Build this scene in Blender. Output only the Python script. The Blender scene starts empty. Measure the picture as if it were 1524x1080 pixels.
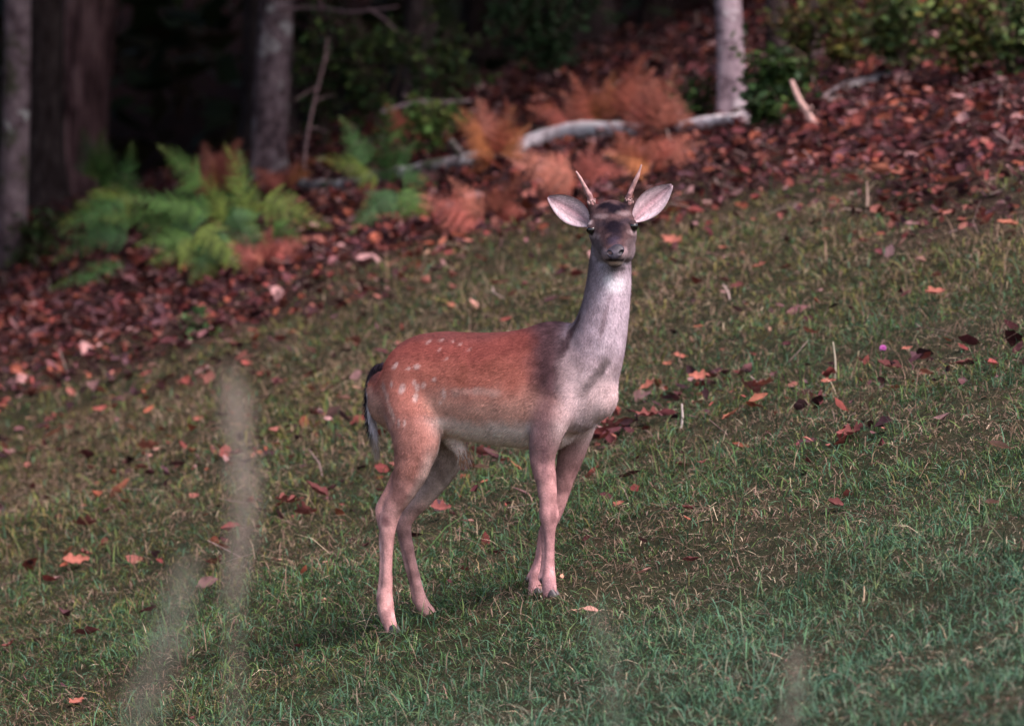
import bpy, bmesh, math, random
import numpy as np
from mathutils import Vector, Matrix
from mathutils.bvhtree import BVHTree

R = math.radians
rng = np.random.default_rng(11)
random.seed(5)
scene = bpy.context.scene
COL = scene.collection

# ------------------------------------------------------------------ camera, sky, sun, exposure
FPX = 11750.0                       # focal length in photo pixels (1524 wide)
CX, CY = 762.0, 540.0
cam_d = bpy.data.cameras.new('camera')
cam_d.sensor_width = 36.0
cam_d.lens = FPX / 1524.0 * 36.0
cam_d.clip_start = 0.5
cam_d.clip_end = 2000.0
cam_d.dof.use_dof = True
cam_d.dof.focus_distance = 24.85
cam_d.dof.aperture_fstop = 5.0
cam = bpy.data.objects.new('camera', cam_d)
cam.rotation_euler = (R(90), 0, 0)
COL.objects.link(cam)
scene.camera = cam

SUN_EL, SUN_AZ = 50.0, 138.0        # azimuth clockwise from +Y: behind the camera, a little to its right
world = bpy.data.worlds.new('World')
scene.world = world
world.use_nodes = True
wn = world.node_tree
sky = wn.nodes.new('ShaderNodeTexSky')
sky.sky_type = 'NISHITA'
sky.sun_disc = False
sky.sun_elevation = R(SUN_EL)
sky.sun_rotation = R(SUN_AZ)
sky.air_density = 1.0
sky.dust_density = 3.0
sky.ozone_density = 1.0
wn.nodes['Background'].inputs['Strength'].default_value = 0.095
wn.links.new(sky.outputs['Color'], wn.nodes['Background'].inputs['Color'])

sun_d = bpy.data.lights.new('sun', 'SUN')
sun_d.energy = 1.5
sun_d.angle = R(26)
sun_d.color = (1.0, 0.80, 0.85)
sun = bpy.data.objects.new('sun', sun_d)
sdir = Vector((math.sin(R(SUN_AZ)) * math.cos(R(SUN_EL)), math.cos(R(SUN_AZ)) * math.cos(R(SUN_EL)), math.sin(R(SUN_EL))))
sun.rotation_euler = sdir.to_track_quat('Z', 'Y').to_euler()
sun.location = sdir * 60
COL.objects.link(sun)

vs = scene.view_settings
vs.view_transform = 'Standard'
vs.look = 'None'
vs.exposure = 1.6
vs.gamma = 1.0
scene.cycles.max_bounces = 6
scene.cycles.diffuse_bounces = 3
scene.cycles.glossy_bounces = 2
scene.cycles.transmission_bounces = 3
scene.cycles.use_denoising = True

# ------------------------------------------------------------------ terrain
def softplus(t):
    return np.where(t > 30, t, np.log1p(np.exp(np.minimum(t, 30))))

def H0(x, y):
    """smooth hillside: rises away from the lens and from left to right"""
    x = np.asarray(x, float); y = np.asarray(y, float)
    prof = 0.01 * y + 0.11 * 1.2 * softplus((y - 19) / 1.2) - 0.10 * 1.5 * softplus((y - 45.5) / 1.5) + 0.26 * 3 * softplus((y - 60) / 3.0)
    return -1.671 + prof + 0.30 * 9 * np.tanh(x / 9)

def H(x, y):
    x = np.asarray(x, float); y = np.asarray(y, float)
    b = 0.012 * np.sin(3.1 * x + 1.3) * np.sin(2.3 * y + .4) + 0.008 * np.sin(7.3 * x + 2.1 * y) + 0.006 * np.sin(11 * y - 5 * x)
    b = b + 0.03 * np.sin(1.1 * x + .7) * np.sin(.8 * y) * np.clip((y - 27) / 4, 0, 1)
    return H0(x, y) + b

def PX(px, py, Y):
    """point on the line of sight of a photo pixel at depth Y"""
    return Vector(((px - CX) / FPX * Y, Y, (CY - py) / FPX * Y))

def G(px, py, smooth=True):
    """where the line of sight of a pixel meets the hillside"""
    Y = np.arange(17.0, 140.0, 0.02)
    x = (px - CX) / FPX * Y
    z = (CY - py) / FPX * Y
    h = H(x, Y)
    k = np.nonzero(h >= z)[0]
    i = int(k[0]) if len(k) else len(Y) - 1
    return Vector((x[i], Y[i], h[i]))

_lat = np.random.default_rng(3).random((32, 32, 32))
def vnoise(p, s=1.0):
    p = np.asarray(p, float) * s
    i = np.floor(p).astype(int); f = p - i
    f = f * f * (3 - 2 * f)
    r = 0
    for dx in (0, 1):
        for dy in (0, 1):
            for dz in (0, 1):
                w = (f[..., 0] if dx else 1 - f[..., 0]) * (f[..., 1] if dy else 1 - f[..., 1]) * (f[..., 2] if dz else 1 - f[..., 2])
                r = r + w * _lat[(i[..., 0] + dx) % 32, (i[..., 1] + dy) % 32, (i[..., 2] + dz) % 32]
    return r
def fbm(p, s=1.0, o=3):
    return sum(vnoise(p, s * 2 ** k + k * 7.3) * .5 ** k for k in range(o)) / sum(.5 ** k for k in range(o))
def noise2(x, y, s, seed=0.0):
    return fbm(np.stack([x, y, np.full_like(x, seed)], -1), s)
def sstep(a, b, t):
    t = np.clip((t - a) / (b - a), 0, 1)
    return t * t * (3 - 2 * t)

# ------------------------------------------------------------------ materials
def newmat(name):
    m = bpy.data.materials.new(name); m.use_nodes = True
    nt = m.node_tree
    return m, nt, nt.nodes['Principled BSDF']
def nd(nt, typ, **kw):
    n = nt.nodes.new(typ)
    for k, v in kw.items():
        if k in n.inputs.keys(): n.inputs[k].default_value = v
        else: setattr(n, k, v)
    return n
def ramp(nt, fac, stops):
    r = nt.nodes.new('ShaderNodeValToRGB')
    e = r.color_ramp.elements
    while len(e) < len(stops): e.new(0.5)
    for i, (p, c) in enumerate(stops):
        e[i].position = p; e[i].color = (*c, 1)
    nt.links.new(fac, r.inputs[0])
    return r.outputs[0]
def mixc(nt, fac, a, b, mode='MIX'):
    m = nt.nodes.new('ShaderNodeMix'); m.data_type = 'RGBA'; m.blend_type = mode
    for sock, v in ((m.inputs[0], fac), (m.inputs[6], a), (m.inputs[7], b)):
        if isinstance(v, (int, float)): sock.default_value = v
        elif isinstance(v, tuple): sock.default_value = (*v, 1)
        else: nt.links.new(v, sock)
    return m.outputs[2]
def noise_fac(nt, scale, detail=4, coord='Object', stretch=None, rough=.55):
    tc = nt.nodes.new('ShaderNodeTexCoord')
    out = tc.outputs[coord]
    if stretch:
        mp = nt.nodes.new('ShaderNodeMapping'); mp.inputs['Scale'].default_value = stretch
        nt.links.new(out, mp.inputs[0]); out = mp.outputs[0]
    n = nd(nt, 'ShaderNodeTexNoise', Scale=scale, Detail=detail, Roughness=rough)
    nt.links.new(out, n.inputs['Vector'])
    return n.outputs[0]
def bump(nt, bsdf, h, strength, dist):
    b = nd(nt, 'ShaderNodeBump', Strength=strength, Distance=dist)
    nt.links.new(h, b.inputs['Height']); nt.links.new(b.outputs[0], bsdf.inputs['Normal'])

def mat_attr(name, rough=.7, spec=.25, nscale=60, namp=.35, transl=0.0, bmp=None):
    """colour comes from the mesh's own per-vertex colour, broken up by noise"""
    m, nt, b = newmat(name)
    a = nd(nt, 'ShaderNodeVertexColor', layer_name='Col')
    f = noise_fac(nt, nscale, 3)
    g = ramp(nt, f, [(.25, (1 - namp,) * 3), (.75, (1 + namp,) * 3)])
    c = mixc(nt, 1.0, a.outputs[0], g, 'MULTIPLY')
    nt.links.new(c, b.inputs['Base Color'])
    b.inputs['Roughness'].default_value = rough
    b.inputs['Specular IOR Level'].default_value = spec
    if bmp: bump(nt, b, f, bmp[0], bmp[1])
    if transl:
        t = nt.nodes.new('ShaderNodeBsdfTranslucent'); nt.links.new(c, t.inputs[0])
        mx = nt.nodes.new('ShaderNodeMixShader'); mx.inputs[0].default_value = transl
        nt.links.new(b.outputs[0], mx.inputs[1]); nt.links.new(t.outputs[0], mx.inputs[2])
        nt.links.new(mx.outputs[0], nt.nodes['Material Output'].inputs[0])
    return m

def mat_bark(name, dark, mid, light, scale, stretch, lichen=None, lich_amt=.6, bands=False, moss=None):
    m, nt, b = newmat(name)
    f = noise_fac(nt, scale, 6, stretch=stretch, rough=.65)
    c = ramp(nt, f, [(.36, dark), (.5, mid), (.66, light)])
    if bands:
        f3 = noise_fac(nt, 9, 3, stretch=(.6, .6, 5))
        c = mixc(nt, ramp(nt, f3, [(.58, (0, 0, 0)), (.66, (1, 1, 1))]), c, dark)
    if lichen:
        f2 = noise_fac(nt, 7, 4, rough=.6)
        c = mixc(nt, ramp(nt, f2, [(lich_amt - .04, (0, 0, 0)), (lich_amt + .05, (1, 1, 1))]), c, lichen)
    if moss:
        f4 = noise_fac(nt, 5, 4)
        c = mixc(nt, ramp(nt, f4, [(.52, (0, 0, 0)), (.64, (.8, .8, .8))]), c, moss)
    nt.links.new(c, b.inputs['Base Color'])
    b.inputs['Roughness'].default_value = .9
    b.inputs['Specular IOR Level'].default_value = .15
    bump(nt, b, f, .8, .02)
    return m

M_grass = mat_attr('grass_blades', .6, .14, 30, .15, .25)
M_leaf = mat_attr('leaf_green', .5, .2, 40, .3, .3)
M_dry = mat_attr('leaf_dry', .75, .08, 45, .4, .15)
M_frond = mat_attr('frond', .6, .25, 25, .35, .25)
M_fur = mat_attr('fur_strands', .8, .03, 80, .12, .0)
M_body = mat_attr('hide', .85, .03, 160, .22, 0, (.35, .004))
M_horn = mat_attr('antler', .5, .4, 90, .3, 0, (.4, .003))
M_wood = mat_attr('dead_wood', .85, .15, 60, .4, 0, (.6, .006))
M_plume = mat_attr('plume', .8, .1, 60, .2, .3)
M_eye, _nt, _b = newmat('eye')
_b.inputs['Base Color'].default_value = (.006, .004, .004, 1); _b.inputs['Roughness'].default_value = .06
_b.inputs['Coat Weight'].default_value = .6
M_hoof, _nt, _b = newmat('hoof')
_nt.links.new(ramp(_nt, noise_fac(_nt, 80), [(.3, (.02, .016, .018)), (.7, (.06, .045, .045))]), _b.inputs['Base Color'])
_b.inputs['Roughness'].default_value = .45

M_bark_conifer = mat_bark('bark_conifer', (.03, .013, .016), (.20, .10, .108), (.48, .27, .28), 5.5, (3.4, 3.4, .4))
M_bark_lichen = mat_bark('bark_lichen', (.035, .022, .025), (.11, .07, .078), (.2, .14, .15), 16, (1, 1, .8), (.30, .26, .26), .6)
M_bark_spotted = mat_bark('bark_spotted', (.06, .035, .04), (.15, .1, .11), (.24, .17, .18), 12, (1, 1, .7), (.42, .4, .38), .64, moss=(.045, .05, .02))
M_bark_pale = mat_bark('bark_pale', (.09, .06, .07), (.27, .20, .22), (.40, .31, .335), 10, (1, 1, .9), (.55, .5, .5), .62, bands=True)
M_bark_dark = mat_bark('bark_dark', (.02, .012, .012), (.05, .032, .032), (.1, .07, .07), 14, (2, 2, .5))
M_log = mat_bark('log_bark', (.22, .15, .15), (.70, .60, .60), (.86, .78, .78), 9, (1, 1, 1), (.78, .72, .7), .55, bands=False)
M_log_old = mat_bark('log_lichen', (.06, .045, .045), (.25, .2, .2), (.5, .44, .43), 14, (1, 1, 1), (.66, .62, .6), .56, moss=(.06, .08, .03))

m, nt, b = newmat('hillside')
a = nd(nt, 'ShaderNodeVertexColor', layer_name='Col')
sep = nt.nodes.new('ShaderNodeSeparateColor'); nt.links.new(a.outputs[0], sep.inputs[0])
f1 = noise_fac(nt, 9, 6); f2 = noise_fac(nt, 55, 4)
soil = ramp(nt, f1, [(.3, (.016, .018, .009)), (.5, (.028, .030, .014)), (.7, (.048, .038, .02))])
lit = ramp(nt, f2, [(.3, (.010, .005, .005)), (.5, (.032, .013, .012)), (.7, (.075, .033, .028))])
c = mixc(nt, sep.outputs[0], soil, lit)
nt.links.new(c, b.inputs['Base Color']); b.inputs['Roughness'].default_value = .95
b.inputs['Specular IOR Level'].default_value = .1
bump(nt, b, f2, .9, .02)
M_ground = m

# ------------------------------------------------------------------ mesh helpers
WL = {}
def wloc(o):
    return WL.get(o.name, Vector((0, 0, 0)))
def tag(o, label=None, cat=None, group=None, kind=None):
    if label: o['label'] = label
    if cat: o['category'] = cat
    if group: o['group'] = group
    if kind: o['kind'] = kind
    return o
def empty(name, loc):
    o = bpy.data.objects.new(name, None); o.empty_display_size = .1
    o.location = loc; COL.objects.link(o); WL[o.name] = Vector(loc)
    return o
def link(name, me, parent=None, origin=None):
    o = bpy.data.objects.new(name, me); COL.objects.link(o)
    org = Vector(origin) if origin is not None else Vector((0, 0, 0))
    if parent is not None:
        o.parent = parent; o.location = org - wloc(parent)
    else:
        o.location = org
    WL[o.name] = org
    return o
def mesh(name, V, F, mat, parent=None, origin=None, cols=None, smooth=True):
    """V in world coordinates; the object's origin sits at `origin`"""
    V = np.asarray(V, float)
    if origin is None:
        origin = wloc(parent) if parent is not None else (0, 0, 0)
    me = bpy.data.meshes.new(name)
    me.from_pydata((V - np.array(origin)).tolist(), [], [tuple(int(i) for i in f) for f in F])
    if smooth:
        me.polygons.foreach_set('use_smooth', np.ones(len(me.polygons), bool))
    if cols is not None: setcol(me, cols)
    me.materials.append(mat)
    return link(name, me, parent, origin)
def setcol(me, cols):
    cols = np.asarray(cols, float)
    n = len(me.vertices)
    if cols.ndim == 1: cols = np.tile(cols, (n, 1))
    c4 = np.ones((n, 4)); c4[:, :3] = np.clip(cols, 0, 1)
    at = me.color_attributes.new('Col', 'FLOAT_COLOR', 'POINT')
    at.data.foreach_set('color', c4.ravel())
def template_mesh(name, V, faces, cols, mat, smooth=True):
    """N copies of one little face set, each with its own vertices: V (N,k,3)"""
    N, k, _ = V.shape
    lens = [len(f) for f in faces]
    fl = np.concatenate([np.array(f) for f in faces])
    loops = (fl[None, :] + (np.arange(N) * k)[:, None]).ravel()
    tot = np.tile(np.array(lens), N)
    start = np.concatenate([[0], np.cumsum(tot)[:-1]])
    me = bpy.data.meshes.new(name)
    me.vertices.add(N * k); me.vertices.foreach_set('co', V.reshape(-1).astype(np.float32))
    me.loops.add(len(loops)); me.loops.foreach_set('vertex_index', loops.astype(np.int32))
    me.polygons.add(len(tot)); me.polygons.foreach_set('loop_start', start.astype(np.int32))
    me.update(calc_edges=True)
    if smooth: me.polygons.foreach_set('use_smooth', np.ones(len(tot), bool))
    if cols.ndim == 2: cols = np.repeat(cols[:, None, :], k, 1)
    setcol(me, cols.reshape(-1, 3))
    me.materials.append(mat)
    return me
def catmull(pts, n):
    """smooth interpolation through rows of control values"""
    P = np.asarray(pts, float)
    P = np.vstack([2 * P[0] - P[1], P, 2 * P[-1] - P[-2]])
    out = []
    for i in range(1, len(P) - 2):
        for t in np.linspace(0, 1, n, endpoint=False):
            a, b_, c_, d = P[i - 1], P[i], P[i + 1], P[i + 2]
            out.append(.5 * ((2 * b_) + (-a + c_) * t + (2 * a - 5 * b_ + 4 * c_ - d) * t ** 2 + (-a + 3 * b_ - 3 * c_ + d) * t ** 3))
    out.append(P[-2])
    return np.array(out)
def unit(v):
    v = np.asarray(v, float)
    return v / (np.linalg.norm(v, axis=-1, keepdims=True) + 1e-12)
def loft(C, ra, rb, side, nseg=24, cap=True, power=1.0):
    """closed tube: centres C (n,3), half-axes ra along `side`, rb across it"""
    C = np.asarray(C, float); n = len(C)
    T = unit(np.gradient(C, axis=0))
    S = np.asarray(side, float); S = np.tile(S, (n, 1)) if S.ndim == 1 else S
    N1 = unit(S - (S * T).sum(1, keepdims=True) * T)
    N2 = np.cross(T, N1)
    if cap:                                    # rounded ends
        pre, post = [], []
        for th in (80, 55, 28):
            s, c_ = math.sin(R(th)), math.cos(R(th))
            pre.append((C[0] - T[0] * min(ra[0], rb[0]) * s, ra[0] * c_, rb[0] * c_, N1[0], N2[0]))
            post.insert(0, (C[-1] + T[-1] * min(ra[-1], rb[-1]) * s, ra[-1] * c_, rb[-1] * c_, N1[-1], N2[-1]))
        rows = pre + [(C[i], ra[i], rb[i], N1[i], N2[i]) for i in range(n)] + post
    else:
        rows = [(C[i], ra[i], rb[i], N1[i], N2[i]) for i in range(n)]
    th = np.linspace(0, 2 * math.pi, nseg, endpoint=False)
    V, F = [], []
    for c_, a_, b_, n1, n2 in rows:
        V.append(c_ + np.cos(th)[:, None] * a_ * n1 + np.sin(th)[:, None] * b_ * n2)
    V = np.concatenate(V)
    m_ = len(rows)
    for i in range(m_ - 1):
        for j in range(nseg):
            k = (j + 1) % nseg
            F.append((i * nseg + j, i * nseg + k, (i + 1) * nseg + k, (i + 1) * nseg + j))
    V = np.vstack([V, rows[0][0], rows[-1][0]])
    for j in range(nseg):
        k = (j + 1) % nseg
        F.append((len(V) - 2, k, j)); F.append((len(V) - 1, (m_ - 1) * nseg + j, (m_ - 1) * nseg + k))
    return V, F
def ellipsoid(c, axes, nu=20, nv=14):
    """axes: three world vectors (half-axes)"""
    A = np.array(axes, float); V, F = [], []
    for i in range(1, nv):
        ph = math.pi * i / nv
        for j in range(nu):
            th = 2 * math.pi * j / nu
            V.append(np.array(c) + A[0] * math.sin(ph) * math.cos(th) + A[1] * math.sin(ph) * math.sin(th) + A[2] * math.cos(ph))
    for i in range(nv - 2):
        for j in range(nu):
            k = (j + 1) % nu
            F.append((i * nu + j, (i + 1) * nu + j, (i + 1) * nu + k, i * nu + k))
    V += [np.array(c) + A[2], np.array(c) - A[2]]
    for j in range(nu):
        k = (j + 1) % nu
        F.append((len(V) - 2, j, k)); F.append((len(V) - 1, (nv - 2) * nu + k, (nv - 2) * nu + j))
    return np.array(V), F
def join(parts):
    V, F, off = [], [], 0
    for v, f in parts:
        V.append(v); F += [tuple(i + off for i in q) for q in f]; off += len(v)
    return np.concatenate(V), F
def tube(pts, radii, nseg=10, jitter=0.0):
    C = catmull(np.column_stack([np.array(pts, float), radii]), 5)
    V, F = loft(C[:, :3], C[:, 3], C[:, 3], (0.31, .9, .2), nseg)
    if jitter:
        V = V + (vnoise(V, 22)[:, None] - .5) * jitter
    return V, F

# ------------------------------------------------------------------ ground sheet
BPX = [-300, 0, 120, 250, 400, 480, 600, 700, 820, 1000, 1120, 1300, 1420, 1524, 1800]
BPY = [555, 535, 515, 490, 440, 405, 345, 325, 312, 276, 262, 258, 248, 225, 190]
_bp = [G(a_, b_) for a_, b_ in zip(BPX, BPY)]
_bx = np.array([p.x for p in _bp]); _by = np.array([p.y for p in _bp])
_o = np.argsort(_bx); _bx, _by = _bx[_o], _by[_o]
def litter_mask(x, y):
    """1 on the leaf-covered forest floor, 0 on the meadow"""
    yb = np.interp(x, _bx, _by)
    n = noise2(x, y, 1.6, 2.0) - .5
    return sstep(-3.2, 1.8, (y - yb) + n * 6.5)

gx = np.concatenate([[-300, -120, -60, -30, -18, -12, -8, -6.5], np.arange(-5.5, 5.51, .11), [6.5, 8, 12, 18, 30, 60, 120, 300]])
gy = np.concatenate([[-60, -20, 0, 6, 10, 13, 15, 17], np.arange(18, 52, .13), np.arange(52, 70, .8), [75, 85, 100, 130, 180, 260, 400]])
XX, YY = np.meshgrid(gx, gy)
ZZ = H(XX, YY)
V = np.stack([XX, YY, ZZ], -1).reshape(-1, 3)
nx, ny = len(gx), len(gy)
F = [(j * nx + i, j * nx + i + 1, (j + 1) * nx + i + 1, (j + 1) * nx + i) for j in range(ny - 1) for i in range(nx - 1)]
lm = litter_mask(V[:, 0], V[:, 1])
ground = mesh('hillside_ground', V, F, M_ground, cols=np.stack([lm, lm, lm], -1))
tag(ground, kind='structure', label='grassy hillside rising into a leaf covered forest floor')

# ------------------------------------------------------------------ grass
def make_grass():
    XS, YS = [], []
    for y0 in np.arange(19.2, 43, .5):
        hw = .0665 * (y0 + .5) + .7
        dens = 6500 if y0 < 28 else (4400 if y0 < 34 else 2500)
        n = int(dens * .5 * 2 * hw)
        XS.append(rng.uniform(-hw, hw, n)); YS.append(rng.uniform(y0, y0 + .5, n))
    x = np.concatenate(XS); y = np.concatenate(YS)
    # blades gather in tufts
    tn = noise2(x, y, 7.0, 1.0)
    thatch = noise2(x, y, 2.6, 5.0)
    lmk = litter_mask(x, y)
    keep = rng.random(len(x)) < np.clip((.5 + 1.0 * tn), 0, 1) * np.clip(1.02 - lmk * 1.35, 0.0, 1) * np.clip(1.25 - .5 * sstep(.5, .72, thatch), 0, 1)
    # nothing hidden below the picture
    keep &= (H0(x, y) > -.046 * y - .30)
    x, y, tn, thatch, lmk = x[keep], y[keep], tn[keep], thatch[keep], lmk[keep]
    N = len(x)
    z = H(x, y) - .004
    az = rng.uniform(0, 2 * math.pi, N) + 0
    comb = noise2(x, y, 1.4, 9.0)
    straw = rng.random(N) < (.10 + .32 * sstep(.45, .68, thatch) + .10 * sstep(28, 36, y))
    L = rng.gamma(5, .0125, N) * (.45 + 1.05 * tn) * np.where(y > 30, .9, 1.0)
    L = np.where(rng.random(N) < .4, L * .55, L)
    L = np.where(rng.random(N) < .02, L * 1.9, L)
    L = L * (1 - .35 * sstep(.5, .75, thatch))
    tilt = np.clip(rng.normal(.98, .40, N), .05, 1.5)
    tilt = np.where(straw, np.clip(tilt + .45, 0, 1.5), tilt)
    bend = rng.uniform(.1, .9, N)
    d = np.stack([np.cos(az), np.sin(az), np.zeros(N)], -1)
    d[:, 0] += .5 * (comb - .5) * 2; d = unit(d)
    s = np.stack([-d[:, 1], d[:, 0], np.zeros(N)], -1)
    tw = rng.uniform(-.9, .9, N)[:, None]
    s = s * np.cos(tw) + np.array([0, 0, 1.0]) * np.sin(tw) * .6
    W = rng.uniform(.0011, .0024, N) * np.where(y > 30, 1.35, 1.0) * np.where(straw, .75, 1)
    root = np.stack([x, y, z], -1)
    up = np.array([0, 0, 1.0])
    def along(t):
        a_ = tilt + bend * t
        return (d * np.sin(a_)[:, None] + up * np.cos(a_)[:, None])
    m1 = root + along(0) * (L * .5)[:, None]
    tip = m1 + along(1.2) * (L * .5)[:, None]
    w = W[:, None] * s
    Vb = np.stack([root - w, root + w, m1 + w * .85, m1 - w * .85, tip], 1)
    green = np.array([[.038, .080, .026], [.048, .092, .028], [.034, .076, .042], [.066, .095, .028], [.032, .062, .03], [.050, .098, .055]])
    olive = np.array([[.098, .100, .026], [.115, .100, .03], [.072, .09, .026], [.13, .095, .045]])
    brn = np.array([[.085, .06, .035], [.11, .075, .05], [.07, .045, .032], [.13, .085, .06]])
    strw = np.array([[.22, .17, .11], [.3, .235, .16], [.15, .1, .068], [.17, .115, .095], [.12, .07, .055]])
    pick = green[rng.integers(0, len(green), N)]
    far = np.clip(sstep(25.5, 33, y) * .75 + (noise2(x, y, 1.0, 3.0) - .5) * 1.2, 0, 1)
    pick = np.where((rng.random(N) < far * .8)[:, None], olive[rng.integers(0, len(olive), N)], pick)
    pick = np.where((rng.random(N) < np.clip(.20 + .5 * sstep(26, 32, y) * 1.3 * noise2(x, y, 1.7, 6.0) + .5 * sstep(.52, .7, thatch), 0, .8))[:, None], brn[rng.integers(0, len(brn), N)], pick)
    lush = sstep(25.5, 21.5, y)[:, None] * .55                           # cooler, bluer blades low on the slope
    pick = pick * (1 - lush) + np.array([.046, .100, .066]) * lush
    pick = np.where(straw[:, None], strw[rng.integers(0, len(strw), N)], pick)
    pick = pick * 1.8 * rng.uniform(.62, 1.4, (N, 1)) * (.5 + 1.0 * noise2(x, y, 3.2, 7.0))[:, None]
    cols = np.repeat(pick[:, None, :], 5, 1) * np.array([.7, .7, 1.0, 1.0, 1.2])[None, :, None]
    me = template_mesh('meadow_grass', Vb, [(0, 1, 2, 3), (3, 2, 4)], cols, M_grass)
    o = link('meadow_grass', me)
    tag(o, 'short matted green and straw coloured meadow grass on the slope', 'grass', kind='stuff')
make_grass()

# ------------------------------------------------------------------ leaf litter
LEAF_T = [(0, 1, 2), (0, 2, 3), (1, 4, 2), (2, 4, 5), (3, 2, 5), (4, 6, 5)]
def leaf_cards(P, size, az, tilt, roll, curl, asp):
    """curled leaf blades: 7 vertices, midrib raised or sunk"""
    N = len(P)
    t = np.array([0, .33, .38, .33, .72, .72, 1.0])
    s = np.array([0, -.5, 0, .5, -.38, .38, 0])
    t = np.tile(t, (N, 1)); s = np.tile(s, (N, 1)) * asp[:, None]
    zc = (np.abs(s) * curl[:, None] * 1.1 + (t - .4) ** 2 * curl[:, None] * .9)
    L = np.stack([(t - .5), s, zc], -1) * size[:, None, None]
    ca, sa = np.cos(roll), np.sin(roll)
    y = L[..., 1] * ca[:, None] - L[..., 2] * sa[:, None]; z = L[..., 1] * sa[:, None] + L[..., 2] * ca[:, None]
    x = L[..., 0]
    ct, st = np.cos(tilt), np.sin(tilt)
    x, z = x * ct[:, None] - z * st[:, None], x * st[:, None] + z * ct[:, None]
    cz, sz = np.cos(az), np.sin(az)
    x, y = x * cz[:, None] - y * sz[:, None], x * sz[:, None] + y * cz[:, None]
    return np.stack([x, y, z], -1) + P[:, None, :]
RUST = np.array([[.27, .075, .06], [.22, .055, .05], [.30, .115, .09], [.09, .032, .036], [.34, .19, .18], [.13, .04, .044], [.20, .09, .095], [.07, .03, .036], [.05, .024, .028], [.25, .075, .045], [.11, .055, .065]])
def make_litter():
    n = 105000
    y = rng.uniform(24, 56, n); x = rng.uniform(-1, 1, n) * (.07 * y + .9)
    k = rng.random(n) < (litter_mask(x, y) ** 1.5 * .93 + .05 * noise2(x, y, .9, 8.0) * sstep(24, 32, y) * 1.4) * np.clip(1.5 - (y - 40) / 20, .35, 1)
    k = k & ((y < 46) | (rng.random(len(y)) < .35))
    x, y = x[k], y[k]; n = len(x)
    for (cpx, cpy, sp) in [(150, 560, .28), (80, 640, .25), (435, 762, .14), (1115, 598, .16), (985, 588, .18), (940, 640, .15), (1330, 560, .16), (1262, 660, .12), (450, 640, .16), (910, 650, .12),
                           (60, 560, .3), (230, 540, .3), (1400, 280, .3), (1180, 300, .3), (600, 390, .3), (520, 420, .3), (330, 690, .15), (715, 695, .1), (1440, 555, .15), (1050, 580, .15)]:
        c0 = G(cpx, cpy); m_ = 26
        x = np.concatenate([x, c0.x + rng.normal(0, sp, m_)]); y = np.concatenate([y, c0.y + rng.normal(0, sp * 1.6, m_)])
    n = len(x)
    h = rng.random(n)
    P = np.stack([x, y, H(x, y) + .006 + .04 * h ** 2], -1)
    Vl = leaf_cards(P, np.clip(rng.gamma(3.2, .0145, n), .015, .085), rng.uniform(0, 6.3, n), rng.normal(0, .42, n), rng.normal(0, .5, n), rng.normal(.3, .6, n), rng.uniform(.25, .85, n))
    c_ = RUST[rng.integers(0, len(RUST), n)] * rng.uniform(.4, 1.35, (n, 1)) * (.4 + 1.0 * noise2(x, y, 1.3, 4.0))[:, None]
    me = template_mesh('leaf_litter', Vl, [(0, 2, 1), (0, 3, 2), (1, 2, 4), (2, 5, 4), (2, 3, 5), (4, 5, 6)], c_, M_dry, False)
    o = link('leaf_litter', me)
    tag(o, 'thick carpet of rust and maroon fallen leaves under the trees', 'leaf litter', kind='stuff')
make_litter()
def make_twigs():
    n = 2600
    y = rng.uniform(27, 50, n); x = rng.uniform(-1, 1, n) * (.07 * y + .4)
    k = rng.random(n) < litter_mask(x, y) * .9 + .06
    x, y = x[k], y[k]; n = len(x)
    P = np.stack([x, y, H(x, y) + rng.uniform(.01, .05, n)], -1)
    d = unit(np.stack([rng.standard_normal(n), rng.standard_normal(n), rng.normal(0, .35, n)], -1))
    L = rng.uniform(.05, .22, n)[:, None]; w = rng.uniform(.0015, .004, n)[:, None]
    s1 = unit(np.cross(d, np.array([0, 0, 1.0]))); s2 = np.cross(d, s1)
    kink = s1 * L * rng.normal(0, .12, (n, 1))
    rows = []
    for q, c_ in ((-.5, 0), (0, 1), (.5, 0)):
        c0 = P + d * L * q + kink * c_
        rows += [c0 + s1 * w, c0 + s2 * w, c0 - s1 * w]
    Vt = np.stack(rows, 1)
    F = [(a_ + i, a_ + (i + 1) % 3, a_ + 3 + (i + 1) % 3, a_ + 3 + i) for a_ in (0, 3) for i in range(3)]
    c_ = np.array([(.2, .12, .11), (.32, .22, .2), (.09, .055, .05), (.4, .3, .26)])[rng.integers(0, 4, n)] * rng.uniform(.6, 1.2, (n, 1))
    o = link('forest_twigs', template_mesh('forest_twigs', Vt, F, c_, M_wood, False))
    tag(o, 'thin dead twigs and stalks scattered over the fallen leaves', 'twigs', kind='stuff')
make_twigs()

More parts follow.
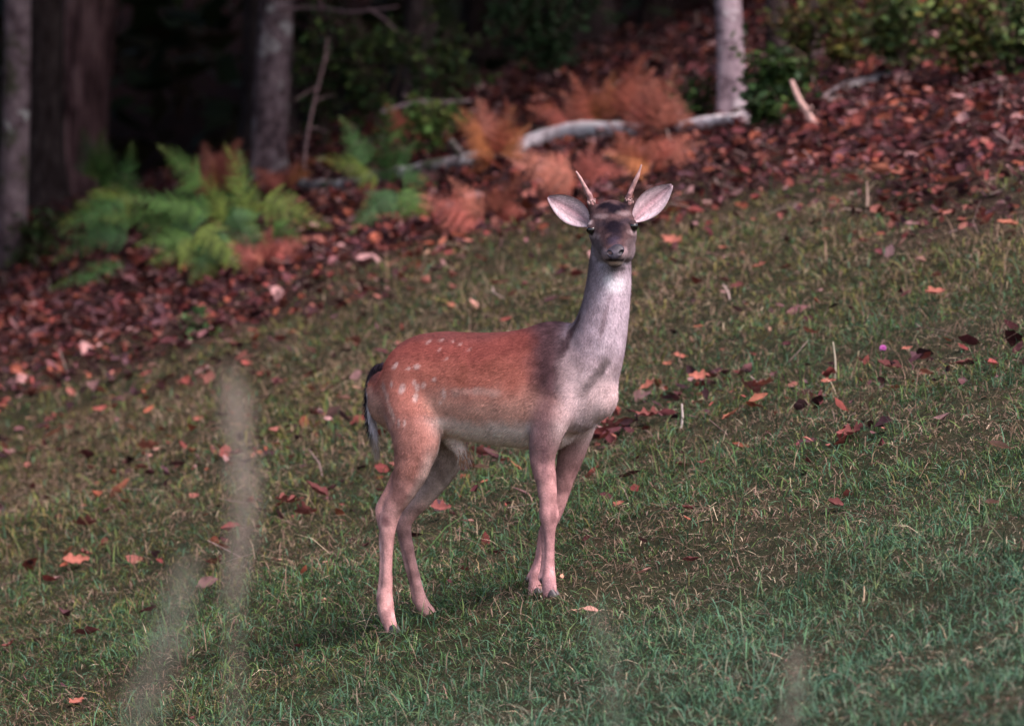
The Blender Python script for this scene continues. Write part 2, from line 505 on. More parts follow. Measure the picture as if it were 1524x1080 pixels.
# ------------------------------------------------------------------ single fallen leaves on the grass
def leaf_outline(kind, r):
    """half outlines (t along, w across)"""
    if kind == 'oval':
        ts = np.linspace(0, 1, 9); w = .30 * np.sin(np.pi * ts ** .85) ** .8
    elif kind == 'lobed':
        ts = np.linspace(0, 1, 13); w = .36 * np.sin(np.pi * ts ** .8) ** .7 * (1 + .42 * np.cos(ts * 6 * np.pi + .6))
    else:
        ts = np.linspace(0, 1, 9); w = .17 * np.sin(np.pi * ts ** .9) ** .9
    return ts, w * (1 + .1 * r.standard_normal(len(ts)))
def leaf_mesh(name, kind, seed, curl, cup, col):
    r = np.random.default_rng(seed)
    ts, w = leaf_outline(kind, r)
    V, F, C = [], [], []
    for i, (t, ww) in enumerate(zip(ts, w)):
        ww = max(ww, .004)
        for s in (-1, -.5, 0, .5, 1):
            ripple = .05 * r.standard_normal()
            z = curl * (t - .45) ** 2 * 1.6 + cup * (abs(s) ** 1.5) * ww * 1.6 + ripple * abs(s) * .5 + (.015 if s == 0 else 0)
            V.append((t - .5, s * ww * (1 - .25 * abs(cup)), z))
            C.append(np.array(col) * (1.25 if s == 0 else 1) * (.75 + .5 * r.random()))
    for i in range(len(ts) - 1):
        for j in range(4):
            F.append((i * 5 + j, i * 5 + j + 1, i * 5 + 6 + j, i * 5 + 5 + j))
    # petiole
    b0 = len(V)
    for (x_, z_) in ((-.5, .0), (-.62, .02), (-.72, .05)):
        V += [(x_, -.012, z_), (x_, .012, z_)]; C += [np.array(col) * .7] * 2
    F += [(b0, b0 + 1, b0 + 3, b0 + 2), (b0 + 2, b0 + 3, b0 + 5, b0 + 4)]
    me = bpy.data.meshes.new(name); me.from_pydata(V, [], F)
    setcol(me, C); me.materials.append(M_dry)
    me.polygons.foreach_set('use_smooth', np.ones(len(F), bool))
    return me
LEAFKINDS = []
for i, (k_, cu, cp, col, lab) in enumerate([
        ('oval', .25, .3, (.34, .125, .08), 'orange brown oval fallen leaf cupped upwards in the grass'),
        ('lobed', .3, .2, (.30, .105, .075), 'rusty lobed fallen leaf curling at its ends in the grass'),
        ('oval', .45, .5, (.13, .045, .042), 'dark maroon oval fallen leaf curled at the rim in the grass'),
        ('narrow', .4, .4, (.44, .26, .18), 'narrow pale tan fallen leaf lying among grass blades'),
        ('lobed', .4, .35, (.18, .06, .052), 'crumpled dark red lobed fallen leaf in the grass'),
        ('oval', .2, .3, (.46, .24, .19), 'flat pinkish tan oval fallen leaf resting on the grass')]):
    LEAFKINDS.append((leaf_mesh('fallen_leaf', k_, 40 + i, cu, cp, col), lab))
def put_leaf(p, kind, size, az=None):
    me, lab = LEAFKINDS[kind]
    o = bpy.data.objects.new('fallen_leaf', me); COL.objects.link(o)
    o.location = p
    o.rotation_euler = (random.gauss(0, .35), random.gauss(0, .3), random.uniform(0, 6.3) if az is None else az)
    o.scale = (size,) * 3
    tag(o, lab, 'leaf', 'fallen leaves scattered over the grass')
SPOTS = [(220, 677, 1, 34), (220, 498, 1, 24), (462, 535, 5, 22), (485, 583, 0, 20), (513, 607, 5, 22), (535, 588, 3, 30), (79, 661, 0, 30), (180, 740, 0, 44),
         (126, 797, 4, 40), (113, 847, 1, 42), (466, 627, 4, 22), (412, 674, 0, 16), (321, 652, 5, 16), (173, 567, 1, 26), (227, 553, 5, 14), (28, 567, 1, 24),
         (16, 542, 4, 34), (195, 649, 0, 16), (129, 958, 2, 40), (430, 762, 4, 46), (470, 750, 2, 44), (450, 775, 4, 34), (378, 501, 1, 26), (994, 556, 0, 26),
         (964, 586, 1, 32), (1040, 578, 1, 34), (1115, 596, 4, 46), (1140, 588, 1, 40), (1130, 604, 0, 34), (1088, 634, 0, 36), (964, 632, 4, 40), (911, 650, 4, 36),
         (895, 660, 2, 30), (1378, 570, 0, 28), (1488, 683, 5, 40), (1477, 768, 5, 28), (1241, 764, 2, 34), (1022, 789, 0, 16), (959, 868, 5, 30), (1265, 658, 4, 44),
         (1324, 559, 2, 40), (1437, 554, 2, 36), (1206, 505, 1, 30), (1233, 580, 1, 26), (1029, 849, 2, 30), (1500, 347, 0, 36), (1390, 450, 1, 42), (1000, 370, 1, 38),
         (1230, 357, 0, 18), (1415, 280, 0, 46), (1340, 272, 1, 44), (1310, 268, 0, 40), (1370, 400, 5, 18), (1130, 412, 1, 26), (1040, 497, 0, 18), (705, 462, 5, 26),
         (590, 380, 1, 28), (565, 382, 4, 28), (715, 690, 4, 36), (718, 708, 5, 26), (768, 711, 0, 26), (655, 775, 4, 34), (610, 830, 0, 14), (690, 862, 4, 20), (1130, 588, 4, 40),
         (905, 642, 4, 34), (1060, 575, 4, 30), (1400, 300, 4, 36), (1450, 268, 1, 40), (560, 640, 4, 22), (510, 790, 5, 16), (320, 850, 4, 40), (350, 690, 4, 30), (860, 925, 3, 22)]
for (px, py, k_, wpx) in SPOTS:
    p = G(px, py)
    put_leaf(p + Vector((0, 0, random.uniform(.022, .04))), k_, wpx / (FPX / p.y) * .95, random.gauss(0, .5) + (math.pi if random.random() < .5 else 0))
for i in range(150):
    t_ = random.random() ** .6
    Y = 22.5 + t_ * 16
    x_ = random.uniform(-.064, .064) * Y
    if float(litter_mask(np.array([x_]), np.array([Y]))[0]) > .75: continue
    put_leaf(Vector((x_, Y, float(H(x_, Y)) + random.uniform(.008, .03))), random.choice([0, 1, 1, 2, 2, 4, 4, 5, 3]), random.uniform(.03, .065))

# ------------------------------------------------------------------ dry stems, clover flower, weeds in the meadow
def dry_stem(px, py0, py1, label, lean=0.0, r=.0035, col=(.42, .36, .27), twigs=0):
    p = G(px, py0)
    h = (py0 - py1) / (FPX / p.y)
    a_ = np.array(p) + np.array([0, 0, -.01]); b_ = a_ + np.array([lean * h, 0, h])
    V, F = tube([a_, a_ * .5 + b_ * .5 + np.array([.004, 0, 0]), b_], [r, r, r * .7], 8, .001)
    o = mesh('dry_stem', V, F, M_wood, origin=p, cols=np.array(col))
    tag(o, label, 'stem')
dry_stem(1243, 565, 506, 'tall bleached dry stem standing upright in the grass', -.05)
dry_stem(1013, 638, 598, 'short cut pale stem upright beside the rusty leaf cluster', .05, .004, (.5, .42, .38))
dry_stem(1281, 902, 868, 'thin tan straw stub upright in the lush lower grass', .15, .003, (.45, .33, .22))
dry_stem(1308, 560, 528, 'thin brown stalk standing under the pink flower', .1, .002, (.2, .12, .1))
dry_stem(1289, 318, 268, 'faded tan dry stalk at the edge of the fallen leaves', .02, .005, (.4, .28, .22))

fl = G(1314, 552)
clover = empty('clover_flower', fl)
hh = (552 - 519) / (FPX / fl.y)
V, F = tube([np.array(fl), np.array(fl) + [0.002, 0, hh * .5], np.array(fl) + [0, 0, hh]], [.0016, .0015, .0013], 6)
mesh('stem', V, F, M_leaf, clover, cols=np.array([.05, .09, .03]))
pv = []
for i in range(46):
    ph, th = math.acos(1 - 1.7 * (i + .5) / 46), i * 2.4
    dr = np.array([math.sin(ph) * math.cos(th), math.sin(ph) * math.sin(th), math.cos(ph)])
    c_ = np.array(fl) + [0, 0, hh]
    pv.append(loft(np.array([c_, c_ + dr * .007, c_ + dr * .012]), [.001, .0022, .0012], [.001, .0014, .0008], (.3, .2, .9), 5))
V, F = join(pv)
mesh('petal_head', V, F, M_frond, clover, cols=np.array([.62, .16, .5]))
tag(clover, 'tiny bright pink clover flower standing in the meadow', 'flower')

# ------------------------------------------------------------------ trees
def crown_leaves(center, rad, n, size, cols, seed, droop=.3):
    r = np.random.default_rng(seed)
    k = max(6, n // 220)
    cl = r.standard_normal((k, 3)); cl = unit(cl) * (r.random((k, 1)) ** .45) * np.array(rad) + np.array(center)
    i = r.integers(0, k, n)
    P = cl[i] + r.standard_normal((n, 3)) * np.array(rad) * .17
    Vl = leaf_cards(P, r.uniform(.7, 1.35, n) * size, r.uniform(0, 6.3, n), r.normal(-droop, .5, n), r.normal(0, .6, n), r.normal(.1, .2, n), r.uniform(.45, .7, n))
    c_ = np.array(cols)[r.integers(0, len(cols), n)] * r.uniform(.6, 1.3, (n, 1))
    return Vl, c_
LF = [(0, 1, 2), (0, 2, 3), (1, 4, 2), (2, 4, 5), (3, 2, 5), (4, 6, 5)]
GREENS = [(.035, .065, .02), (.05, .085, .025), (.03, .05, .025), (.07, .09, .03)]
def tree(base, topdir, r0, height, mat, label, seed, flare=1.5, furrow=.0, crown_n=4500, crown_r=(3.2, 3.2, 2.6), leafcols=GREENS, group=None, leaf=.2, limbs=5, lump=.01, name='forest_tree'):
    r = np.random.default_rng(seed)
    base = np.array(base)
    t = empty(name, base); tag(t, label, 'tree', group)
    hs = np.unique(np.concatenate([np.linspace(-.25, 2.6, 40), np.linspace(2.6, height, 14)]))
    wob = r.uniform(-1, 1, (2, 3))
    C, RR = [], []
    for h in hs:
        off = np.array([topdir[0] * h + .012 * math.sin(h * 2.1 + wob[0, 0] * 3), topdir[1] * h + .012 * math.sin(h * 1.7 + wob[0, 1] * 3), h])
        C.append(base + off)
        RR.append(r0 * (1 - .72 * max(h, 0) / height) * (1 + (flare - 1) * math.exp(-max(h, 0) / (r0 * 1.6))))
    V, F = loft(np.array(C), RR, RR, (1, 0, 0), 40)
    rel = V - base
    ax = np.array(C)[np.clip(np.searchsorted(hs, rel[:, 2]), 0, len(hs) - 1)]
    rad = V - ax; rad[:, 2] = 0; dist = np.linalg.norm(rad, axis=1, keepdims=True) + 1e-6
    ang = np.arctan2(rad[:, 1], rad[:, 0])
    dsp = (fbm(V + seed, 6.0) - .5) * lump * 2
    if furrow:
        q = np.stack([np.cos(ang) * 5, np.sin(ang) * 5, rel[:, 2] * 1.6], -1)
        dsp = dsp + (fbm(q + seed, 1.7, 3) - .5) * furrow * 2
    butt = np.cos(ang * 4 + seed) * np.exp(-np.clip(rel[:, 2], 0, None) / (r0 * 1.3)) * r0 * .22
    V = V + rad / dist * (dsp + butt)[:, None]
    mesh('trunk', V, F, mat, t)
    for i in range(limbs):
        h = height * r.uniform(.38, .85); a_ = r.uniform(0, 6.3); ln = r.uniform(1.2, 2.6)
        p0 = base + np.array([topdir[0] * h, topdir[1] * h, h])
        p1 = p0 + np.array([math.cos(a_) * ln * .5, math.sin(a_) * ln * .5, ln * .25]); p2 = p0 + np.array([math.cos(a_) * ln, math.sin(a_) * ln, ln * .35])
        rr = r0 * .32
        V, F = tube([p0, p1, p2], [rr, rr * .6, rr * .2], 8)
        mesh('limb', V, F, mat, t)
    if crown_n:
        cc = base + np.array([topdir[0] * height * .75, topdir[1] * height * .75, height * .78])
        Vl, c_ = crown_leaves(cc, crown_r, crown_n, leaf, leafcols, seed)
        me = template_mesh('crown', Vl[:, [0, 1, 6, 3]] - base, [(0, 1, 2, 3)], c_, M_leaf, False)
        o = bpy.data.objects.new('crown', me); COL.objects.link(o); o.parent = t
        WL[o.name] = Vector(base)
    return t
def tree_px(px, py, top_px, wpx, **kw):
    p = G(px, py)
    s = p.y / FPX
    return tree(p, ((top_px - px) / py, 0.0), wpx * s * .5, kw.pop('height', 9.0), **kw)

T1 = tree_px(13, 397, 26, 46, mat=M_bark_spotted, label='slim leaning trunk spotted with pale lichen at the forest edge', seed=1, flare=1.15, lump=.006, height=8.5, crown_n=8000, crown_r=(4.5, 4.0, 2.4))
T2 = tree_px(100, 303, 126, 100, mat=M_bark_conifer, label='thickest trunk with reddish furrowed conifer bark behind green bracken', seed=2, flare=1.35, furrow=.03, height=11.0, crown_n=9000, crown_r=(5, 4.6, 3.2))
T3 = tree_px(402, 263, 414, 56, mat=M_bark_lichen, label='grey trunk mottled with lichen rising behind rusty curled bracken', seed=3, flare=1.2, height=9.5, crown_n=8000, crown_r=(4.5, 4.2, 2.6))
T4 = tree_px(1090, 170, 1086, 42, mat=M_bark_pale, label='pale smooth grey trunk standing at the end of the white log', seed=4, flare=1.35, lump=.005, height=9.0, crown_n=6500, crown_r=(4, 4.2, 2.6))
T5 = tree_px(1158, 118, 1154, 34, mat=M_bark_dark, label='dark brown trunk half hidden behind the ivy bush', seed=5, height=9.0)
T6 = tree_px(1208, 92, 1210, 24, mat=M_bark_dark, label='thin dark trunk further back behind the leaning stick', seed=6, height=8.0, crown_n=3500)
T7 = tree_px(1515, 95, 1511, 34, mat=M_bark_dark, label='dark trunk beyond the bramble thicket on the higher slope', seed=7, height=9.0)
# low twiggy branch of the lichen trunk
p3 = G(402, 263); Y3 = p3.y - .1
V, F = join([tube([np.array(PX(412, 14, Y3)), np.array(PX(470, 12, Y3 - .1)), np.array(PX(525, 18, Y3 - .3)), np.array(PX(592, 10, Y3 - .4))], [.008, .008, .007, .004], 8, .003),
             tube([np.array(PX(548, 14, Y3 - .35)), np.array(PX(566, 24, Y3 - .38)), np.array(PX(590, 46, Y3 - .4))], [.007, .006, .004], 8, .003),
             tube([np.array(PX(480, 13, Y3 - .12)), np.array(PX(470, -14, Y3 - .2)), np.array(PX(455, -40, Y3 - .2))], [.007, .006, .004], 8, .003)])
mesh('branch', V, F, M_wood, T3, cols=np.array([.2, .12, .13]))
# trees deeper in the wood: their trunks show as dark shapes, their crowns keep the light out
DEEP = [(-2.9, 49, .13), (-1.6, 51.5, .16), (-.55, 47.5, .10), (.5, 50, .13), (1.75, 46.5, .12), (2.9, 45.5, .14), (-3.4, 56, .18), (-.2, 57, .17), (1.0, 55, .11), (2.4, 53, .15)]
for i, (x_, y_, r_) in enumerate(DEEP):
    tree((x_, y_, float(H(x_, y_))), (random.gauss(0, .02), 0), r_, 8.5 + random.random() * 3, M_bark_dark, 'dark trunk standing in deep shade inside the wood', 20 + i,
         group='trees in the shade of the wood', crown_n=3200, crown_r=(2.6, 2.6, 2.4), leaf=.24)

# the wood behind and to both sides reads as one mass
def make_wood():
    parts_v, parts_c = [], []
    r = np.random.default_rng(77)
    n = 125000
    x = r.uniform(-22, 22, n); y = r.uniform(38, 74, n)
    inside = (np.abs(x) < 4.5) & (y < 44)
    z0 = H0(x, y)
    z = z0 + 3.6 + r.random(n) ** .8 * 6.5
    low = ((y > 53) & (r.random(n) < .6)) | ((np.abs(x) > 5.5) & (r.random(n) < .45))  # backdrop leaves, plus unseen side leaves added to block the sky
    z = np.where(low, z0 + r.random(n) * 6, z)
    P = np.stack([x, y, z], -1)[~(inside & (z < z0 + 4.2))]
    m_ = 26000
    xl = r.uniform(-17, -5.2, m_); yl = r.uniform(22, 40, m_)  # foliage left of the view, added to darken that side of the slope
    P = np.concatenate([P, np.stack([xl, yl, H0(xl, yl) + r.random(m_) * 8.5], -1)])
    n = len(P)
    Vl = leaf_cards(P, r.uniform(.22, .42, n), r.uniform(0, 6.3, n), r.normal(0, .5, n), r.normal(0, .6, n), r.normal(.1, .2, n), r.uniform(.5, .8, n))
    c_ = np.array([(.025, .04, .016), (.04, .055, .02), (.05, .04, .02), (.03, .045, .025)])[r.integers(0, 4, n)] * r.uniform(.6, 1.2, (n, 1))
    me = template_mesh('far_wood', Vl[:, [0, 1, 6, 3]], [(0, 1, 2, 3)], c_, M_leaf, False)
    o = link('far_wood', me)
    tag(o, 'dark mass of woodland foliage closing in behind and above the clearing', 'wood', kind='stuff')
make_wood()

# ------------------------------------------------------------------ fallen logs, sticks
def log(pts, rpx, mat, label, name='fallen_log', lump=.012, lift=.6, branches=()):
    P, RR = [], []
    for (px, py), r_ in zip(pts, rpx):
        g = G(px, py + r_ * .9); s = g.y / FPX
        P.append(np.array(PX(px, py, g.y))); RR.append(r_ * s)
    P = np.array(P); P[:, 1] = catmull(P, 1)[:, 1]
    P[:, 1] = np.convolve(np.pad(P[:, 1], 1, mode='edge'), [.25, .5, .25], 'valid')
    t = empty(name, P.mean(0)); tag(t, label, 'log')
    C = catmull(np.column_stack([P, RR]), 10)
    V, F = loft(C[:, :3], C[:, 3], C[:, 3], (0, .3, 1), 28)
    V = V + unit(V - C[np.argmin(((V[:, None, :] - C[None, :, :3]) ** 2).sum(-1), 1), :3]) * ((fbm(V, 7.0) - .5) * 2 * lump)[:, None]
    mesh('log_trunk', V, F, mat, t)
    for (a_, b_, r_) in branches:
        Y = P[:, 1].mean() - .05
        V, F = tube([np.array(PX(*a_, Y)), np.array(PX((a_[0] + b_[0]) / 2 + 2, (a_[1] + b_[1]) / 2, Y - .05)), np.array(PX(*b_, Y - .1))], [r_ * Y / FPX, r_ * .8 * Y / FPX, r_ * .6 * Y / FPX], 10, .006)
        mesh('branch_stub', V, F, mat, t)
    return t
log([(452, 276), (500, 279), (560, 268), (620, 256), (680, 244), (724, 232)], [8, 11, 11, 12, 14, 13], M_log_old, 'thin lichen crusted fallen log ending in a broken jagged stump', branches=[((688, 240), (672, 212), 9), ((706, 232), (722, 208), 7)])
log([(752, 224), (800, 210), (850, 197), (900, 194), (960, 194), (1030, 187), (1075, 180), (1114, 178)], [12, 15, 15, 13, 11, 11, 10, 9], M_log, 'long white barked fallen log lying among rusty bracken')
log([(1232, 146), (1262, 130), (1295, 121), (1322, 112)], [7, 10, 8, 6], M_log_old, 'short whitish broken log half buried in leaves beyond the leaning stick', branches=[((1255, 134), (1238, 150), 5)])
log([(1352, 100), (1376, 90), (1396, 86)], [6, 8, 5], M_log_old, 'small grey lump of rotten wood among the brambles')

def stick(pts, r, col, label, dy=0.0, twigs=(), ground_px=None):
    g = G(*(ground_px or pts[-1])); Y = g.y + dy
    P = [np.array(PX(px, py, Y)) for px, py in pts]
    V, F = tube(P, [r * Y / FPX * k for k in np.linspace(.6, 1, len(P))], 8, .004)
    o = empty('dead_stick', P[-1]); tag(o, label, 'stick')
    mesh('stick', V, F, M_wood, o, cols=np.array(col))
    for a_, b_ in twigs:
        V, F = tube([np.array(PX(*a_, Y)), np.array(PX((a_[0] + b_[0]) / 2, (a_[1] + b_[1]) / 2 - 2, Y)), np.array(PX(*b_, Y - .05))], [r * .6 * Y / FPX, r * .5 * Y / FPX, r * .3 * Y / FPX], 6, .002)
        mesh('twig', V, F, M_wood, o, cols=np.array(col))
stick([(488, 58), (482, 95), (472, 135), (462, 178), (455, 220), (452, 262)], 2.2, (.3, .18, .18), 'thin crooked dead sapling between mottled trunk and green fern', twigs=[((474, 130), (438, 150)), ((470, 150), (500, 142)), ((482, 95), (496, 70)), ((460, 190), (486, 196))])
stick([(1179, 122), (1188, 145), (1200, 165), (1212, 188)], 6, (.5, .32, .28), 'bare pinkish stick leaning out of the ivy bush', twigs=[((1200, 166), (1209, 160))])
stick([(700, 150), (660, 152), (618, 153), (570, 166)], 3.2, (.34, .24, .24), 'pale dead branch lying behind the green fern', ground_px=(600, 215), twigs=[((618, 153), (600, 140))])

# ------------------------------------------------------------------ bracken
def frond_data(seed, npin=11, curl=0.0, width=.40):
    """triangular bracken blade along +X, length 1, lying in XY, drooping to -Z; each pinna carries its leaflets"""
    r = np.random.default_rng(seed)
    V, F, C = [], [], []
    def leaflet(p, d, up, L, w, shade):
        s = np.cross(up, d); s = s / (np.linalg.norm(s) + 1e-9)
        k = len(V)
        V.extend([p, p + d * L * .35 + s * w, p + d * L - up * L * .12, p + d * L * .35 - s * w]); C.extend([shade] * 4)
        F.append((k, k + 1, k + 2, k + 3))
    def rach(t): return np.array([t, .02 * math.sin(t * 5 + seed), -.22 * t ** 2 - curl * t ** 3])
    for i in range(npin):
        t = .03 + .95 * (i / npin) ** 1.0
        p = rach(t); L = width * (1 - t) ** .85 * (1 if i > 0 else .95) * r.uniform(.9, 1.08) + .02
        for sd in (-1, 1):
            ang = R(68 - 22 * t) + r.normal(0, .07)
            droop = r.normal(.16, .1) + curl * .5
            d = unit(np.array([math.cos(ang), sd * math.sin(ang), -droop]))
            up = unit(np.cross(d, np.cross(np.array([0, 0, 1.0]), d)))
            m_ = max(5, int(14 * L / width))
            sh0 = r.uniform(.5, 1.25)
            for j in range(m_):
                q = (j + .5) / m_
                pp = p + d * L * q - up * (.1 + curl * .5) * L * q * q
                l2 = L * .19 * (1 - q) ** .6 + .010
                for s2 in (-1, 1):
                    side = np.cross(up, d) * s2
                    dd = unit(side * .85 + d * .5 - up * r.uniform(0, .25 + curl))
                    leaflet(pp, dd, up, l2 * r.uniform(.85, 1.15), l2 * .17 + .0018, sh0 * r.uniform(.65, 1.3) * (1.1 if q > .8 else 1))
            k = len(V)
            sdv = np.cross(up, d) * .0035
            e = p + d * L - up * (.1 + curl * .5) * L
            V.extend([p - sdv, p + sdv, e]); C.extend([.75] * 3); F.append((k, k + 1, k + 2))
    for i in range(8):
        a_, b_ = rach(i / 8), rach((i + 1) / 8); k = len(V)
        wv = np.array([0, .006, 0])
        V.extend([a_ - wv, a_ + wv, b_ + wv, b_ - wv]); C.extend([.7] * 4); F.append((k, k + 1, k + 2, k + 3))
    return np.array(V), F, np.array(C)
FR_GREEN = [frond_data(s) for s in (1, 2, 3)]
FR_RUST = [frond_data(s, 12, .10, .40) for s in (11, 12, 13)]
GCOL = [(.065, .155, .042), (.085, .175, .038), (.055, .125, .044), (.13, .18, .033)]
RCOL = [(.44, .125, .08), (.46, .17, .065), (.36, .10, .075), (.46, .17, .115)]
_fm = {}
def frond_mesh(kind, i, j):
    key = (kind, i, j)
    if key not in _fm:
        V, F, C = (FR_GREEN if kind == 'g' else FR_RUST)[i]
        col = np.array((GCOL if kind == 'g' else RCOL)[j])
        cols = C[:, None] * col[None, :]
        tipw = sstep(.55, 1.0, V[:, 0])[:, None] * (.3 if kind == 'g' else .2)
        cols = cols * (1 - tipw) + tipw * np.array([.2, .17, .04] if kind == 'g' else [.45, .2, .12])
        me = bpy.data.meshes.new('frond'); me.from_pydata(V.tolist(), [], F); setcol(me, cols); me.materials.append(M_frond)
        _fm[key] = me
    return _fm[key]
def fern(root_px, tips, kind, label, dy=0.0, sc=1.0, front=.2, split=None, colour=None):
    split = split if split is not None else (.30 if kind == 'g' else .16)
    g = G(*root_px); g.y += dy; g.z = float(H(g.x, g.y))
    t = empty('bracken_fern', g - Vector((0, 0, .01)))
    tag(t, label, 'fern', 'green bracken ferns' if kind == 'g' else 'rusty dead bracken ferns')
    ent = [e for e in tips]
    ent += [tuple(v + random.gauss(0, 9) for v in e) for e in tips if random.random() < (.4 if kind == 'g' else .8)]
    for k, e in enumerate(ent):
        if len(e) == 4:
            Yb = g.y - .12 * random.random() - max(0, (e[3] - 300)) / 100 * .15
            base = PX(e[0], e[1], Yb); tip = PX(e[2], e[3], Yb - front * random.uniform(-.2, 1.0))
        else:
            tip = PX(e[0], e[1], g.y - front * random.uniform(-.3, 1.0))
            base = g.lerp(tip, split * random.uniform(.75, 1.1))
            base.z += .05 * random.uniform(.3, 1.3) * (tip - g).length / .5
        hmin = float(H(tip.x, tip.y)) + .03
        tip.z = max(tip.z, hmin); base.z = max(base.z, float(H(base.x, base.y)) + .05)
        d = tip - base; L = d.length * (1.3 if kind == 'g' else 1.1); d.normalize()
        n = Vector((random.gauss(0, .3), -1.0, .6 + random.gauss(0, .2)))
        n = (n - n.dot(d) * d).normalized()
        s = n.cross(d)
        me = frond_mesh(kind, random.randrange(3), colour if colour is not None and random.random() < .5 else random.randrange(4))
        o = bpy.data.objects.new('frond', me); COL.objects.link(o); o.parent = t
        m4 = Matrix((d, s, n)).transposed().to_4x4()
        wide = (max(.8, min(1.05, .34 / L)) if kind == 'g' else max(.9, min(1.35, .40 / L))) * random.uniform(.85, 1.15)
        o.matrix_local = Matrix.Translation(base - wloc(t)) @ m4 @ Matrix.Diagonal((L * sc, L * sc * wide, L * sc, 1))
        V, F = tube([np.array(g) - [0, 0, .01], np.array(g.lerp(base, .55)) + [0, 0, .02], np.array(base)], [.004, .0035, .0028], 6)
        st = mesh('stalk', V, F, M_frond, None, origin=g, cols=np.array((.07, .09, .03) if kind == 'g' else (.2, .075, .05)))
        st.parent = o; st.matrix_parent_inverse = (Matrix.Translation(wloc(t)) @ o.matrix_local).inverted()
    return t
fern((175, 405), [(188, 322, 98, 368), (184, 398, 96, 410), (195, 288, 112, 316), (186, 292, 188, 232), (190, 350, 120, 345)], 'g', 'green bracken spreading low fronds beside the furrowed conifer trunk', colour=0)
fern((262, 402), [(300, 278, 262, 227), (295, 330, 190, 318), (300, 308, 212, 288), (252, 335, 345, 348), (266, 342, 232, 392), (285, 350, 225, 352)], 'g', 'wide green bracken clump with one upright tip before the dark wood', colour=1)
fern((325, 408), [(300, 338, 366, 420), (268, 358, 332, 404), (334, 330, 320, 282), (330, 345, 290, 398), (345, 360, 250, 372)], 'g', 'yellow green bracken with one frond drooping onto dead leaves', colour=3)
fern((395, 385), [(366, 335, 362, 249), (392, 300, 470, 322), (350, 310, 388, 348), (405, 330, 440, 352)], 'g', 'green bracken in front of the lichen mottled trunk', colour=1)
fern((568, 302), [(580, 270, 572, 180), (562, 262, 503, 230), (600, 262, 642, 268), (548, 242, 520, 186), (590, 245, 612, 212)], 'g', 'green bracken arching over the thin lichen crusted log', colour=0)
fern((588, 335), [(600, 285, 644, 312), (588, 284, 538, 322), (596, 282, 602, 332)], 'g', 'small green bracken at the foot of the thin log', colour=1)
fern((148, 300), [(130, 205), (150, 215), (165, 240)], 'g', 'little green fern growing against the conifer trunk', front=.1)
fern((742, 262), [(738, 232, 720, 156), (750, 225, 756, 163), (735, 235, 702, 176), (750, 232, 776, 190), (735, 245, 704, 216)], 'r', 'orange dead bracken standing in the gap between both logs', colour=1)
fern((905, 205), [(925, 205, 962, 103), (905, 200, 908, 118), (890, 198, 872, 121), (878, 198, 843, 132), (860, 195, 808, 156), (935, 200, 935, 122)], 'r', 'large rusty dead bracken rising behind the white log', dy=.5, colour=0)
fern((1000, 215), [(980, 200, 990, 110), (1008, 205, 1004, 138), (1018, 210, 1034, 180), (960, 200, 972, 122)], 'r', 'steep pointed rusty bracken beside the pale trunk', dy=.3, colour=3)
fern((975, 262), [(1012, 222), (1030, 206), (930, 212), (1000, 250), (905, 205)], 'r', 'rusty bracken collapsed over the front of the white log', colour=0)
fern((865, 285), [(782, 232), (795, 290), (838, 312), (885, 218), (935, 262), (812, 255), (790, 322)], 'r', 'wide rusty bracken sprawling in front of the white log', colour=2)
fern((725, 338), [(640, 300), (688, 268), (782, 320), (762, 286), (660, 332)], 'r', 'low rusty bracken below the broken log stump', colour=2)
fern((325, 300), [(306, 216), (346, 222), (328, 236), (318, 250)], 'r', 'small red brown bracken behind the green fern clump', colour=2)
fern((425, 290), [(460, 250), (392, 252), (440, 236)], 'r', 'curled orange bracken at the mottled trunk foot', colour=1)
fern((395, 404), [(446, 362), (350, 366), (412, 350), (380, 380)], 'r', 'flattened dusty red bracken right of the green ferns', colour=2)
fern((612, 222), [(588, 162), (646, 198), (630, 170)], 'r', 'small rusty bracken behind the green fern tip', dy=.3, colour=0)

